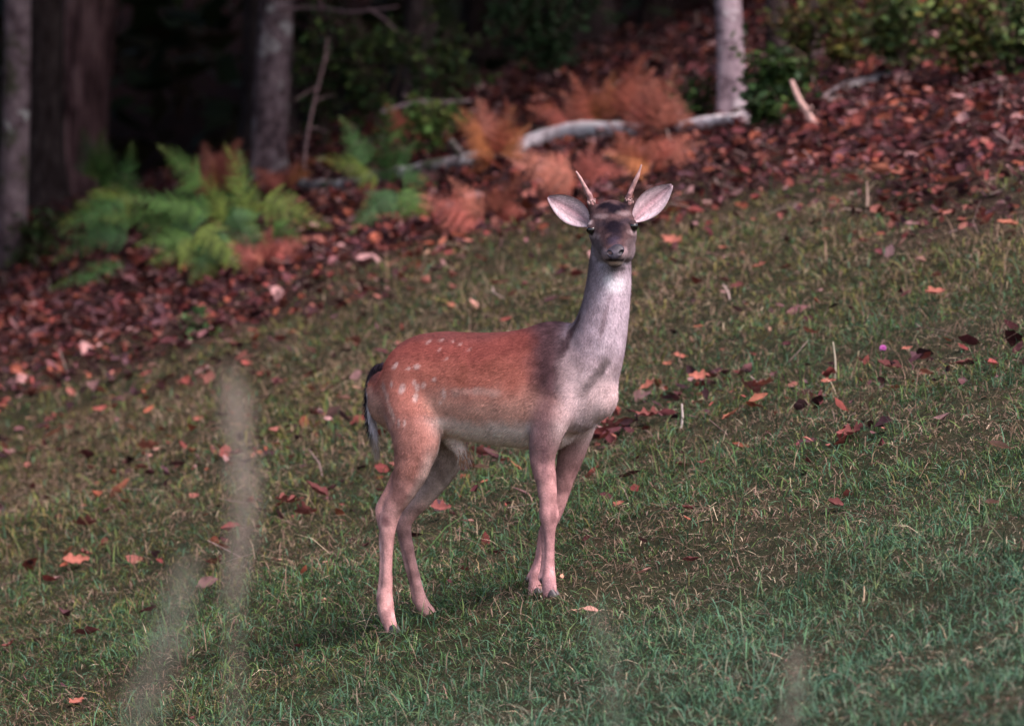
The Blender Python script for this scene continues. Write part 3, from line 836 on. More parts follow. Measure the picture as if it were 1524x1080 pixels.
# ------------------------------------------------------------------ leafy shrubs of the undergrowth
def shrub(root_px, wpx, hpx, n, leaf_px, cols, label, seed, dy=0.0, cat='shrub', name='leafy_shrub', shape=1.0):
    r = np.random.default_rng(seed)
    g = G(*root_px); g.y += dy; g.z = float(H(g.x, g.y))
    s = g.y / FPX
    t = empty(name, g); tag(t, label, cat, 'leafy shrubs under the trees')
    W, Hh = wpx * s * .5, hpx * s
    tips, parts = [], []
    nst = 9
    for i in range(nst):
        a_ = r.uniform(0, 6.3); q = r.random() ** .5
        end = np.array(g) + np.array([math.cos(a_) * W * q, math.sin(a_) * W * q * .6, Hh * r.uniform(.65, 1.0)])
        mid = np.array(g) * .55 + end * .45 + np.array([0, 0, Hh * .12])
        parts.append(tube([np.array(g) - [0, 0, .02], mid, end], [.008, .006, .003], 6))
        C = catmull([np.array(g), mid, end], 8)
        for k in range(5):
            b_ = C[r.integers(3, len(C))]
            e2 = b_ + r.standard_normal(3) * np.array([W * .45, W * .35, Hh * .16])
            e2[2] = max(e2[2], g.z + .04)
            parts.append(tube([b_, (b_ + e2) / 2 + [0, 0, .02], e2], [.004, .003, .002], 5))
            tips.append((b_, e2))
    V, F = join(parts)
    mesh('stems', V, F, M_wood, t, cols=np.array([.09, .055, .045]))
    n = int(n * 2.2)
    idx = r.integers(0, len(tips), n); q = r.random((n, 1)) ** .7
    A = np.array([a for a, _ in tips])[idx]; Bm = np.array([b for _, b in tips])[idx]
    P = A + (Bm - A) * q + r.standard_normal((n, 3)) * .03
    P[:, 2] = np.maximum(P[:, 2], H(P[:, 0], P[:, 1]) + .015)
    Vl = leaf_cards(P, r.uniform(.6, 1.3, n) * leaf_px * s, r.uniform(0, 6.3, n), r.normal(-.4, .4, n), r.normal(0, .5, n), r.normal(.1, .2, n), r.uniform(.5, .85, n))
    c_ = np.array(cols)[r.integers(0, len(cols), n)] * 1.5 * r.uniform(.5, 1.5, (n, 1))
    me = template_mesh('foliage', Vl - np.array(g), LF, c_, M_leaf, False)
    o = bpy.data.objects.new('foliage', me); COL.objects.link(o); o.parent = t; WL[o.name] = g.copy()
    return t
IVY = [(.018, .038, .013), (.028, .055, .016), (.015, .03, .012), (.045, .075, .02)]
BR = [(.05, .075, .022), (.08, .1, .025), (.04, .05, .02), (.13, .12, .03), (.10, .06, .03)]
DK = [(.03, .055, .022), (.05, .085, .03), (.04, .045, .02), (.09, .12, .035)]
shrub((1150, 190), 100, 125, 420, 15, IVY, 'dense dark ivy bush beside the pale grey trunk', 31)
shrub((1195, 150), 90, 130, 260, 12, BR, 'loose leafy shrub behind the leaning stick', 32, .6)
shrub((1262, 118), 120, 120, 420, 13, BR, 'spreading bramble behind the short whitish log', 33, .3)
shrub((1350, 122), 130, 135, 520, 13, DK, 'bramble thicket with dull leaves above the rotten lump', 34, .3)
shrub((1440, 118), 120, 130, 520, 13, BR, 'yellowish bramble thicket at the top of the leaf slope', 35)
shrub((1512, 112), 110, 130, 420, 13, DK, 'dark bramble thicket in front of the far dark trunk', 36)
shrub((478, 240), 110, 200, 240, 13, DK, 'sparse dark shrub around the crooked dead sapling', 37, 1.0)
shrub((560, 225), 150, 200, 340, 13, DK, 'sparse leafy shrub behind the green fern and dead branch', 38, 1.2)
shrub((660, 200), 150, 150, 300, 13, DK, 'loose shrub with light leaves behind the broken stump', 39, .8)
shrub((645, 235), 90, 90, 120, 17, [(.1, .17, .045), (.07, .13, .04), (.15, .18, .05)], 'bright young shrub peeping over the thin log', 40, .1)
shrub((810, 150), 170, 160, 700, 11, [(.025, .05, .022), (.035, .065, .028), (.03, .045, .025)], 'fine leaved dark green sapling behind the large rusty bracken', 41, 1.6, name='conifer_sapling')
shrub((1040, 182), 60, 70, 90, 14, IVY, 'small green shrub squeezed beside the pale trunk base', 42)
shrub((50, 395), 80, 70, 160, 13, [(.03, .05, .02), (.045, .06, .02)], 'low mossy green growth at the spotted trunk foot', 43)
shrub((250, 230), 160, 150, 120, 11, [(.06, .05, .02), (.04, .045, .02)], 'bare looking dim shrub in the dark gap between the trunks', 44, 2.0)
shrub((300, 500), 46, 26, 36, 18, [(.07, .13, .05), (.06, .11, .045)], 'small low green weed growing on the leaf strewn grass', 45, cat='weed', name='meadow_weed')

# ------------------------------------------------------------------ blurred dry grass plumes close to the lens
def plume(path, widths, Y, root_x, label, seed, col=(.42, .36, .29), nsp=1500):
    r = np.random.default_rng(seed)
    P = np.array([np.array(PX(px, py, Y)) for px, py in path])
    foot = np.array([P[-1][0] + root_x, Y, float(H(P[-1][0] + root_x, Y))])
    t = empty('grass_plume', foot); tag(t, label, 'grass stalk', 'dry grass stalks close to the lens')
    V, F = tube([foot - [0, 0, .02], foot * .6 + P[-1] * .4 + np.array([.01, 0, 0]), P[-1], P[len(P) // 2], P[0]], [.0022, .002, .0018, .0014, .0008], 8)
    mesh('stem', V, F, M_plume, t, cols=np.array(col) * .8)
    C = catmull(np.column_stack([P, np.array(widths) * Y / FPX]), 40)
    i = (len(C) * r.random(nsp) ** 1.5).astype(int)
    c0 = C[i, :3]; w = C[i, 3]
    a_ = r.uniform(0, 6.3, nsp); q = np.sqrt(r.random(nsp)) * w
    c0 = c0 + np.stack([np.cos(a_) * q, np.sin(a_) * q, np.zeros(nsp)], -1)
    dr = unit(np.stack([np.cos(a_) * .45, np.sin(a_) * .45, np.ones(nsp)], -1) + r.standard_normal((nsp, 3)) * .25)
    sd = unit(np.cross(dr, r.standard_normal((nsp, 3))))
    L = r.uniform(.006, .012, nsp)[:, None]; ww = r.uniform(.0009, .0017, nsp)[:, None]
    Vs = np.stack([c0 - dr * L * .5, c0 + sd * ww, c0 + dr * L * .5, c0 - sd * ww], 1)
    cc = np.array(col) * r.uniform(.7, 1.25, (nsp, 1))
    me = template_mesh('seed_head', Vs - foot, [(0, 1, 2, 3)], cc, M_plume, False)
    o = bpy.data.objects.new('seed_head', me); COL.objects.link(o); o.parent = t; WL[o.name] = Vector(foot)
plume([(340, 556), (350, 600), (362, 680), (364, 760), (352, 850), (346, 895)], [4, 17, 21, 19, 15, 6], 9.0, .02, 'tall dry grass plume close up, badly out of focus, pinkish tan', 51, (.44, .37, .31), 1100)
plume([(282, 830), (262, 900), (238, 980), (214, 1060), (190, 1150)], [6, 22, 30, 30, 26], 8.2, -.05, 'shorter grey tan grass plume out of focus below the tall one', 52, (.30, .29, .23), 520)
plume([(1190, 960), (1184, 1010), (1178, 1060), (1172, 1130)], [5, 18, 24, 20], 10.5, .03, 'dim blurred grass plume poking up over the lush lower meadow', 53, (.36, .30, .24), 170)
plume([(885, 905), (905, 960), (915, 1040), (918, 1120)], [8, 26, 34, 30], 10.0, .03, 'faint blurred grass plume below the front hooves', 54, (.3, .3, .22), 130)

# ------------------------------------------------------------------ the deer: a young fallow buck
PHI = R(32)
fwd = np.array([math.cos(PHI), -math.sin(PHI), 0.0])      # along the body, towards the chest
near = np.array([-math.sin(PHI), -math.cos(PHI), 0.0])    # the flank turned to the lens
upv = np.array([0, 0, 1.0])
ORG = np.array([(730 - CX) / FPX * 25.0, 25.0, 0.0])
def B(px, py, vn):
    """body point seen at a photo pixel, `vn` metres to the near side of the body's middle plane"""
    k = (px - CX) / FPX
    o = ORG + near * vn
    u = (k * o[1] - o[0]) / (fwd[0] - k * fwd[1])
    p = o + fwd * u
    p[2] = (CY - py) / FPX * p[1]
    return p
def uvw(P):
    d = np.asarray(P) - ORG
    return d @ fwd, d @ near, d[..., 2]
PARTS, SK = [], []      # meshes and skeleton samples (pos, radius, part id, t)
TORSO, NECK, HEAD, HIND, FORE = range(5)
def add_loft(ctrl, part, side, n=8, nseg=28):
    """ctrl rows: x y z ra rb"""
    C = catmull(np.array(ctrl, float), n)
    PARTS.append(loft(C[:, :3], C[:, 3], C[:, 4], side, nseg))
    for i in range(0, len(C), 2):
        SK.append((*C[i, :3], max(.5 * (C[i, 3] + C[i, 4]), .012), part, i / len(C)))
def add_blob(c, axes, part):
    PARTS.append(ellipsoid(c, axes))
    SK.append((*c, float(np.mean([np.linalg.norm(a_) for a_ in axes])), part, .5))
# torso sections: u, top py, bottom py, half width
TS = [(-.415, 545, 600, .045), (-.385, 533, 632, .085), (-.33, 515, 652, .118), (-.25, 498, 656, .135), (-.16, 492, 650, .135), (-.05, 494, 657, .140),
      (.07, 492, 665, .146), (.17, 485, 669, .140), (.25, 477, 668, .125), (.33, 495, 660, .105), (.385, 530, 648, .080), (.415, 560, 628, .055)]
ctrl = []
for u, t_, b_, hw in TS:
    p = ORG + fwd * u
    s = p[1] / FPX
    zt, zb = (CY - t_) * s, (CY - b_) * s
    ctrl.append((p[0], p[1], (zt + zb) / 2, hw, (zt - zb) / 2))
add_loft(ctrl, TORSO, near, 8, 40)
def row(px, py, vn, ra, rb): return (*B(px, py, vn), ra, rb)
# neck: half-axes across / along
add_loft([row(858, 598, 0, .098, .10), row(874, 556, 0, .100, .105), row(889, 510, 0, .090, .098), row(899, 470, 0, .080, .085), row(905, 432, 0, .073, .076),
          row(908, 398, 0, .067, .068), row(910, 352, 0, .062, .060)], NECK, near * .6 + np.array([-.5, -.2, 0]), 8, 32)
# haunch and shoulder muscles
add_blob(B(893, 556, -.01), [fwd * .06, near * .075, upv * .085], NECK)
add_blob(B(612, 585, .075), [fwd * .10 + upv * .02, near * .068, upv * .13 - fwd * .02], HIND)
add_blob(B(640, 600, -.075), [fwd * .10, near * .068, upv * .13], HIND)
add_blob(B(826, 565, .070), [fwd * .075, near * .048, upv * .105 + fwd * .02], FORE)
add_blob(B(862, 565, -.070), [fwd * .070, near * .048, upv * .105 + fwd * .02], FORE)
# legs: ra fore-and-aft, rb across
add_loft([row(616, 560, .06, .10, .06), row(613, 605, .088, .103, .064), row(620, 650, .10, .088, .058), row(614, 690, .10, .066, .048), row(602, 725, .096, .047, .036),
          row(585, 757, .092, .034, .028), row(577, 780, .09, .031, .025), row(577, 808, .088, .0185, .019), row(576, 865, .085, .0170, .017), row(573, 896, .084, .0265, .024),
          row(576, 916, .084, .0245, .023), row(581, 932, .084, .021, .021), row(584, 940, .084, .019, .02)], HIND, fwd)
add_loft([row(592, 700, .097, .016, .014), row(580, 732, .094, .020, .015), row(566, 759, .092, .0175, .015), row(569, 784, .09, .014, .014)], HIND, fwd, 5, 16)
add_loft([row(640, 565, -.06, .10, .06), row(652, 620, -.088, .10, .06), row(664, 665, -.096, .076, .052), row(652, 702, -.092, .056, .042), row(631, 735, -.088, .041, .032),
          row(608, 764, -.085, .030, .025), row(601, 785, -.083, .026, .023), row(610, 825, -.08, .0180, .018), row(622, 874, -.078, .0170, .017), row(627, 896, -.078, .0235, .022),
          row(637, 910, -.078, .0215, .021), row(644, 919, -.078, .020, .021), row(648, 926, -.078, .018, .02)], HIND, fwd)
add_loft([row(622, 715, -.09, .016, .014), row(608, 742, -.087, .018, .014), row(597, 766, -.085, .016, .014), row(596, 788, -.083, .013, .013)], HIND, fwd, 5, 16)
add_loft([row(838, 555, .055, .080, .046), row(824, 605, .084, .082, .048), row(812, 648, .096, .060, .041), row(807, 682, .092, .042, .034), row(813, 720, .088, .033, .029),
          row(816, 750, .084, .0285, .027), row(817, 768, .083, .0325, .030), row(818, 796, .082, .0165, .018), row(818, 838, .08, .0160, .017), row(817, 860, .08, .0235, .022),
          row(818, 878, .08, .0235, .022), row(819, 888, .08, .022, .022)], FORE, fwd)
add_loft([row(864, 560, -.055, .07, .046), row(862, 608, -.080, .074, .048), row(857, 648, -.094, .058, .040), row(846, 690, -.088, .040, .033), row(835, 730, -.084, .031, .027),
          row(823, 765, -.08, .028, .027), row(814, 795, -.078, .0165, .018), row(805, 835, -.075, .0160, .017), row(798, 858, -.073, .0230, .022), row(796, 876, -.072, .023, .022), row(796, 886, -.072, .022, .022)], FORE, fwd)
# tendons behind the cannon bones
add_loft([row(569, 785, .088, .011, .011), row(568.5, 815, .087, .0095, .011), row(568, 862, .085, .0095, .011), row(565, 892, .084, .012, .013)], HIND, fwd, 6, 12)
add_loft([row(595, 790, -.082, .011, .011), row(601.5, 825, -.08, .0095, .011), row(614, 872, -.078, .0095, .011), row(618, 894, -.078, .012, .013)], HIND, fwd, 6, 12)
add_loft([row(807, 785, .082, .010, .010), row(810, 805, .082, .0095, .011), row(810, 840, .08, .0095, .011), row(806, 860, .08, .012, .012)], FORE, fwd, 6, 12)
add_loft([row(806, 790, -.077, .010, .010), row(804, 808, -.077, .0095, .011), row(797, 838, -.075, .0095, .011), row(788, 858, -.073, .012, .012)], FORE, fwd, 6, 12)
# windpipe down the throat
add_loft([row(914, 398, .03, .020, .018), row(912, 440, .04, .022, .02), row(903, 490, .05, .026, .022), row(890, 540, .05, .03, .02)], NECK, near, 6, 14)
# sheath tuft under the belly
add_loft([row(672, 648, 0, .035, .03), row(684, 664, .0, .026, .022), row(692, 680, 0, .013, .012)], TORSO, fwd, 5, 16)
# head
HC = B(911.5, 340, 0.0)
roll = R(5)
pitch = R(20)
hf = np.array([.02, -math.cos(pitch), -math.sin(pitch)]); hf = unit(hf)         # towards the nose
hr = unit(np.array([math.cos(roll), 0.0, math.sin(roll)])); hr = unit(hr - hf * (hr @ hf))
hu = np.cross(hr, hf); hu = hu if hu[2] > 0 else -hu
def HL(s, r_, n_): return HC + hf * s + hr * r_ + hu * n_
hs = [(-.10, .015, .040, .040), (-.07, .010, .062, .064), (-.03, .004, .074, .076), (.01, -.014, .075, .082), (.05, -.026, .064, .074), (.09, -.029, .052, .058),
      (.125, -.029, .044, .046), (.155, -.026, .039, .038), (.172, -.024, .033, .030)]
add_loft([(*HL(s, 0, n_), a_, b_) for s, n_, a_, b_ in hs], HEAD, hr, 7, 32)
for sg in (-1, 1):
    add_blob(HL(.020, sg * .052, .014), [hf * .030, hr * .027, hu * .024], HEAD)             # brow
    add_blob(HL(.035, sg * .036, -.055), [hf * .065, hr * .030, hu * .042], HEAD)            # cheek and jaw
    add_loft([(*HL(-.04, sg * .050, .045), .020, .020), (*HL(-.041, sg * .057, .064), .015, .015), (*HL(-.042, sg * .061, .074), .012, .012)], HEAD, hr, 4, 14)  # pedicle
add_blob(HL(.130, 0, -.062), [hf * .034, hr * .028, hu * .022], HEAD)                        # chin
SKA = np.array(SK)
V, F = join(PARTS)
tmp = bpy.data.meshes.new('tmp'); tmp.from_pydata(V.tolist(), [], F)
to = bpy.data.objects.new('tmp', tmp); COL.objects.link(to)
md = to.modifiers.new('r', 'REMESH'); md.mode = 'VOXEL'; md.voxel_size = .0042
md = to.modifiers.new('s', 'SMOOTH'); md.factor = .5; md.iterations = 5
dg = bpy.context.evaluated_depsgraph_get(); dg.update()
body_me = bpy.data.meshes.new_from_object(to.evaluated_get(dg))
bpy.data.objects.remove(to); bpy.data.meshes.remove(tmp)
nv = len(body_me.vertices)
BV = np.empty(nv * 3); body_me.vertices.foreach_get('co', BV); BV = BV.reshape(-1, 3)
BN = np.empty(nv * 3); body_me.vertices.foreach_get('normal', BN); BN = BN.reshape(-1, 3)
# melt the muscles of trunk, neck and shoulders into one another
ed = np.empty(len(body_me.edges) * 2, np.int32); body_me.edges.foreach_get('vertices', ed); ed = ed.reshape(-1, 2)
deg = np.bincount(ed.ravel(), minlength=nv)[:, None].astype(float)
hd = np.linalg.norm(BV - (HC + hf * .02), axis=1)
mk = (sstep(-.30, -.16, BV[:, 2]) * sstep(.13, .20, hd))[:, None]
for _ in range(130):
    acc = np.stack([np.bincount(ed[:, 0], BV[ed[:, 1], c_], nv) + np.bincount(ed[:, 1], BV[ed[:, 0], c_], nv) for c_ in range(3)], -1) / np.maximum(deg, 1)
    BV = BV + (acc - BV) * mk * .6
# slight muscle and coat relief
BV = BV + BN * ((fbm(BV, 16, 2) - .5) * .006)[:, None]
body_me.vertices.foreach_set('co', BV.ravel())
body_me.update()
bvh = BVHTree.FromPolygons([tuple(v) for v in BV], [tuple(p.vertices) for p in body_me.polygons])
def hit(px, py):
    d = PX(px, py, 1.0).normalized()
    h = bvh.ray_cast(Vector((0, 0, 0)), d)
    return (np.array(h[0]), np.array(h[1])) if h[0] is not None else (B(px, py, .1), near)
def c3(*a_): return np.array(a_, float)
def lerp(a_, b_, w): return a_ * (1 - w[:, None]) + b_ * w[:, None]
TU = np.array([t[0] for t in TS]); TT = np.array([(CY - t[1]) / 470 for t in TS]); TB = np.array([(CY - t[2]) / 470 for t in TS])
# coat marks: photo pixel, half sizes in pixels, colour, strength, mirrored to the other side?
MARKS = []
def mark(px, py, rx, ry, col, st=.9, mirror=False, soft=1.0):
    p, n = hit(px, py)
    ax = np.array([0, 1.0, 0]) if p[2] > .25 else unit(np.array([n[0], n[1], 0.0]))
    MARKS.append((p, rx / 470, ry / 470, np.array(col, float), st, soft, ax))
    if mirror:
        u, v, w = uvw(p)
        ax2 = ax - 2 * (ax @ near) * near
        MARKS.append((ORG + fwd * u - near * v + upv * w, rx / 470, ry / 470, np.array(col, float), st, soft, ax2))
WHITE = (.66, .50, .45)
for px, py, rx, ry in [(589, 544, 4, 5), (609, 548, 4, 4), (622, 545, 6, 4), (638, 509, 4, 4), (658, 506, 4, 3), (583, 571, 4, 6), (599, 579, 6, 8), (617, 568, 4, 5), (621, 576, 4, 6),
                       (631, 573, 4, 5), (647, 564, 4, 4), (618, 593, 5, 8), (661, 586, 4, 11), (656, 598, 4, 5), (594, 629, 3.5, 8), (602, 628, 3, 7), (665, 533, 4, 4), (675, 508, 3, 3),
                       (686, 512, 4, 4), (655, 520, 3, 4), (700, 520, 3, 3)]:
    mark(px, py, rx * .8, ry * .8, WHITE, .62 if py > 535 else .28, True)
for q in np.linspace(0, 1, 9):
    mark(570 + 16 * q, 572 + 50 * q, 3, 6, (.6, .42, .36), .4, True)
for q in np.linspace(0, 1, 8):
    mark(678 + 60 * q, 582 + 2 * q, 9, 6, (.58, .36, .30), .45, True)
mark(730, 545, 26, 12, (.16, .05, .03), .25, True); mark(690, 560, 10, 26, (.2, .065, .04), .35, True)
for q in np.linspace(0, 1, 7):                       # dark grey streak fading down the chest
    mark(902 - 34 * q, 540 + 44 * q, 8 - 3 * q, 10 - 2 * q, (.15, .115, .115), .85 - .45 * q)
for q in np.linspace(0, 1, 8):                       # dark seam behind the neck
    mark(861 - 26 * q, 474 + 52 * q, 7, 9, (.075, .045, .05), .75)
HM = [(911, 309, 22, 8, (.007, .0055, .010), .95), (912, 336, 19, 10, (.007, .0055, .010), .95), (914, 352, 11, 9, (.016, .012, .018), .85), (893, 334, 10, 5, (.04, .03, .04), .6), (933, 330, 10, 5, (.04, .03, .04), .6),
      (893, 322, 9, 4, (.30, .22, .22), .5), (930, 318, 9, 4, (.30, .22, .22), .5), (888, 366, 8, 12, (.15, .11, .115), .5), (938, 366, 8, 12, (.15, .11, .115), .5),
      (915, 360, 9, 7, (.04, .03, .045), .8), (915, 398, 20, 4, (.06, .045, .05), .8), (916, 391, 10, 3, (.6, .45, .40), 1.0), (901, 380, 5, 8, (.42, .29, .30), .75), (931, 378, 5, 8, (.42, .29, .30), .75), (915, 387, 12, 2.2, (.02, .015, .017), .9),
      (915, 422, 14, 11, (.82, .76, .79), .85), (882, 351, 7, 5, (.40, .29, .29), .7), (942, 345.5, 7, 5, (.40, .29, .29), .7), (876, 331, 6, 5, (.5, .38, .38), .75), (944, 324, 6, 5, (.5, .38, .38), .75)]
for px, py, rx, ry, col, st in HM: mark(px, py, rx, ry, col, st)
for px, py in ((877, 343), (945.5, 337)):
    mark(px, py, 9.5, 7.5, (.008, .006, .007), .97, soft=.6)
for px, py, rx, ry, col, st in [(573, 775, 7, 8, (.24, .11, .115), .6), (824, 768, 5, 11, (.2, .1, .1), .6), (564, 815, 4, 9, (.6, .46, .44), .6), (810, 690, 6, 20, (.15, .08, .09), .6), (592, 735, 10, 22, (.22, .10, .085), .5), (563, 765, 5, 12, (.24, .12, .12), .5), (818, 872, 7, 10, (.28, .16, .19), .5), (575, 915, 8, 10, (.33, .17, .17), .5)]:
    mark(px, py, rx, ry, col, st)
def paint(P):
    u, v, w = uvw(P)
    n1 = fbm(P, 9, 3) - .5; n2 = fbm(P, 40, 2) - .5
    # how much each vertex belongs to each part of the body
    ms = np.full((len(P), 5), 9.0)
    for part in range(5):
        S = SKA[SKA[:, 4] == part]
        for a0 in range(0, len(P), 20000):
            d = np.linalg.norm(P[a0:a0 + 20000, None, :] - S[None, :, :3], axis=2) / S[None, :, 3]
            ms[a0:a0 + 20000, part] = d.min(1)
    wt = np.exp(-7 * (ms - ms.min(1, keepdims=True))); wt /= wt.sum(1, keepdims=True)
    h = (w - np.interp(u, TU, TB)) / (np.interp(u, TU, TT) - np.interp(u, TU, TB)) + n1 * .16
    # torso
    t = lerp(np.tile(c3(.88, .66, .59), (len(P), 1)), c3(.60, .31, .24), np.maximum(sstep(.15, .27, h), sstep(-.27, -.34, u)))
    t = lerp(t, c3(.38, .130, .095), sstep(.32, .58, h))
    t = lerp(t, c3(.22, .062, .05), sstep(.56, .86, h))
    t = lerp(t, c3(.15, .05, .045), sstep(.88, 1.0, h))
    dark = sstep(.11, .20, u - .55 * np.abs(v) + n1 * .08) * sstep(.25, .5, h)
    t = lerp(t, c3(.075, .040, .044) * (1 + n2[:, None] * .9), dark * .95)
    front = sstep(.30, .37, u + n1 * .03)
    t = lerp(t, c3(.56, .41, .40), front)
    t = lerp(t, c3(.09, .04, .04), sstep(-.385, -.405, u) * sstep(.45, .7, h) * .9)
    # neck: lavender grey, palest on the throat
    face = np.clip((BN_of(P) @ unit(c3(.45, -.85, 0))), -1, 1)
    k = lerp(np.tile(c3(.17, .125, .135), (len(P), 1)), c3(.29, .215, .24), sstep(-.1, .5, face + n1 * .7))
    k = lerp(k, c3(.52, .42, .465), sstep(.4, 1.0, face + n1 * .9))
    # hind legs
    g = lerp(np.tile(c3(.50, .27, .25), (len(P), 1)), c3(.43, .19, .15), sstep(-.5, -.32, w + n1 * .1))
    g = lerp(g, c3(.42, .155, .118), sstep(-.26, -.1, w + n1 * .1))
    g = lerp(g, c3(.30, .088, .072), sstep(-.06, .06, w))
    inner = (np.sign(v) * (BN_of(P) @ near) < -.1) * 1.0
    g = lerp(g, c3(.52, .40, .37), inner * sstep(-.52, -.4, w) * sstep(-.15, -.25, w) * .8)
    frontedge = sstep(.35, .85, BN_of(P) @ fwd)
    g = lerp(g, c3(.55, .42, .38), frontedge * sstep(-.5, -.42, w) * sstep(-.24, -.32, w) * .7)
    # forelegs
    f = lerp(np.tile(c3(.48, .25, .245), (len(P), 1)), c3(.36, .19, .18), sstep(-.55, -.35, w + n1 * .1))
    f = lerp(f, c3(.22, .12, .122), sstep(-.36, -.22, w + n1 * .12))
    f = lerp(f, c3(.085, .046, .049) * (1 + n2[:, None] * .9), sstep(-.20, -.06, w + n1 * .12))
    f = lerp(f, c3(.54, .39, .38), sstep(.29, .36, u + n1 * .03) * sstep(-.3, -.2, w))
    # head
    e = np.tile(c3(.080, .045, .045), (len(P), 1)) * (1 + n1[:, None] * .5)
    e = lerp(e, c3(.34, .27, .28), sstep(.0, -.06, (P - HC) @ hu) * .5)
    lg = (1 + .9 * n1 + .6 * n2)[:, None]; g = g * np.where((w < -.3)[:, None], lg, 1); f = f * np.where((w < -.3)[:, None], lg, 1)
    out = t * wt[:, 0:1] + k * wt[:, 1:2] + e * wt[:, 2:3] + g * wt[:, 3:4] + f * wt[:, 4:5]
    for p, rx, ry, col, st, soft, ax in MARKS:
        d = P - p
        al = d @ ax
        d = d - np.outer(al * np.where(np.abs(al) < .075, 1.0, 0.0), ax)
        q = (np.linalg.norm(d[:, :2], axis=1) / rx) ** 2 + (d[:, 2] / ry) ** 2
        wv = st * sstep(1.0 + .55 * soft, 1.0 - .55 * soft, np.sqrt(q) + n2 * 1.3)
        out = lerp(out, col, wv)
    return out * (1 + .45 * n2[:, None] + .35 * n1[:, None])
_bn_cache = {}
def BN_of(P):
    return _bn_cache['n']
_bn_cache['n'] = BN
bodycol = paint(BV)

root_z = float(H(.05, 24.95))
deer = empty('young_fallow_deer', (ORG[0], ORG[1], root_z))
tag(deer, 'young fallow buck with short spike antlers and chestnut spotted coat standing on the grass', 'deer')
setcol(body_me, bodycol)
body_me.materials.clear(); body_me.materials.append(M_body)
BL = wloc(deer)
body_me.vertices.foreach_set('co', (BV - np.array(BL)).ravel())
body_me.polygons.foreach_set('use_smooth', np.ones(len(body_me.polygons), bool))
body_me.name = 'body'
ob = link('body', body_me, deer, BL)
# fur: short strands following the lie of the coat
def make_fur(nst):
    tri = []
    body_me.calc_loop_triangles()
    T = np.empty(len(body_me.loop_triangles) * 3, np.int32); body_me.loop_triangles.foreach_get('vertices', T); T = T.reshape(-1, 3)
    A, Bq, Cq = BV[T[:, 0]], BV[T[:, 1]], BV[T[:, 2]]
    area = np.linalg.norm(np.cross(Bq - A, Cq - A), axis=1)
    area = area * np.where(np.linalg.norm(A - (HC + hf * .04), axis=1) < .135, 3.0, 1.0)
    i = rng.choice(len(T), nst, p=area / area.sum())
    r1 = np.sqrt(rng.random(nst))[:, None]; r2 = rng.random(nst)[:, None]
    bw = (1 - r1, r1 * (1 - r2), r1 * r2)
    mixv = lambda X: X[T[i, 0]] * bw[0] + X[T[i, 1]] * bw[1] + X[T[i, 2]] * bw[2]
    P, Nn, Cc = mixv(BV), unit(mixv(BN)), mixv(bodycol)
    ms = np.full((nst, 5), 9.0)
    for part in range(5):
        S = SKA[SKA[:, 4] == part]
        for a0 in range(0, nst, 20000):
            ms[a0:a0 + 20000, part] = (np.linalg.norm(P[a0:a0 + 20000, None, :] - S[None, :, :3], axis=2) / S[None, :, 3]).min(1)
    pt = ms.argmin(1)
    flow = np.array([-fwd * .85 - upv * .5, -upv + near * 0, -hf + hu * .1, -upv - fwd * .25, -upv - fwd * .2])[pt]
    flow = flow + rng.standard_normal((nst, 3)) * .22
    flow = unit(flow - (flow * Nn).sum(1, keepdims=True) * Nn)
    lift = rng.uniform(.12, .5, nst)[:, None]
    d = unit(flow + Nn * lift)
    low = P[:, 2] < -.36
    L = np.array([.0115, .0105, .0055, .0095, .009])[pt] * np.where(low, .55, 1) * rng.uniform(.6, 1.3, nst)
    L = np.where((pt == 0) & (P[:, 2] < -.2), L * 1.3, L)
    side = unit(np.cross(d, Nn)); W = rng.uniform(.00035, .0007, nst)[:, None] * np.where(pt == 2, .7, 1)[:, None]
    P0 = P - Nn * .001
    mid = P0 + d * (L * .55)[:, None] + Nn * .0006
    tip = P0 + d * L[:, None] - upv * (L * .08)[:, None]
    Vf = np.stack([P0 - side * W, P0 + side * W, mid + side * W * .7, mid - side * W * .7, tip], 1) - np.array(BL)
    c_ = Cc * rng.uniform(.5, 1.4, (nst, 1))
    cols = np.repeat(c_[:, None, :], 5, 1) * np.array([.9, .9, 1, 1, 1.05])[None, :, None]
    me = template_mesh('coat', Vf, [(0, 1, 2, 3), (3, 2, 4)], cols, M_fur)
    o = link('coat', me, deer, BL); o['kind'] = 'stuff'
make_fur(165000)
# eyes
for px, py, sg in ((879, 343, -1), (943.8, 337.5, 1)):
    p, n = hit(px, py)
    c_ = p - n * .005
    V, F = ellipsoid(c_, [hr * .0165, hu * .0150, hf * .0135], 24, 16)
    eye = mesh('eye', V, F, M_eye, deer)
    V, F = ellipsoid(c_, [hr * .0182, hu * .0166, hf * .0148], 24, 18)
    up_ = (V - c_) @ hu; fo = (V - c_) @ hf
    F = [f for f in F if all(up_[i] > .0098 for i in f)]
    mesh('eyelid', V, F, M_body, eye, origin=BL, cols=np.array([.05, .032, .034]))
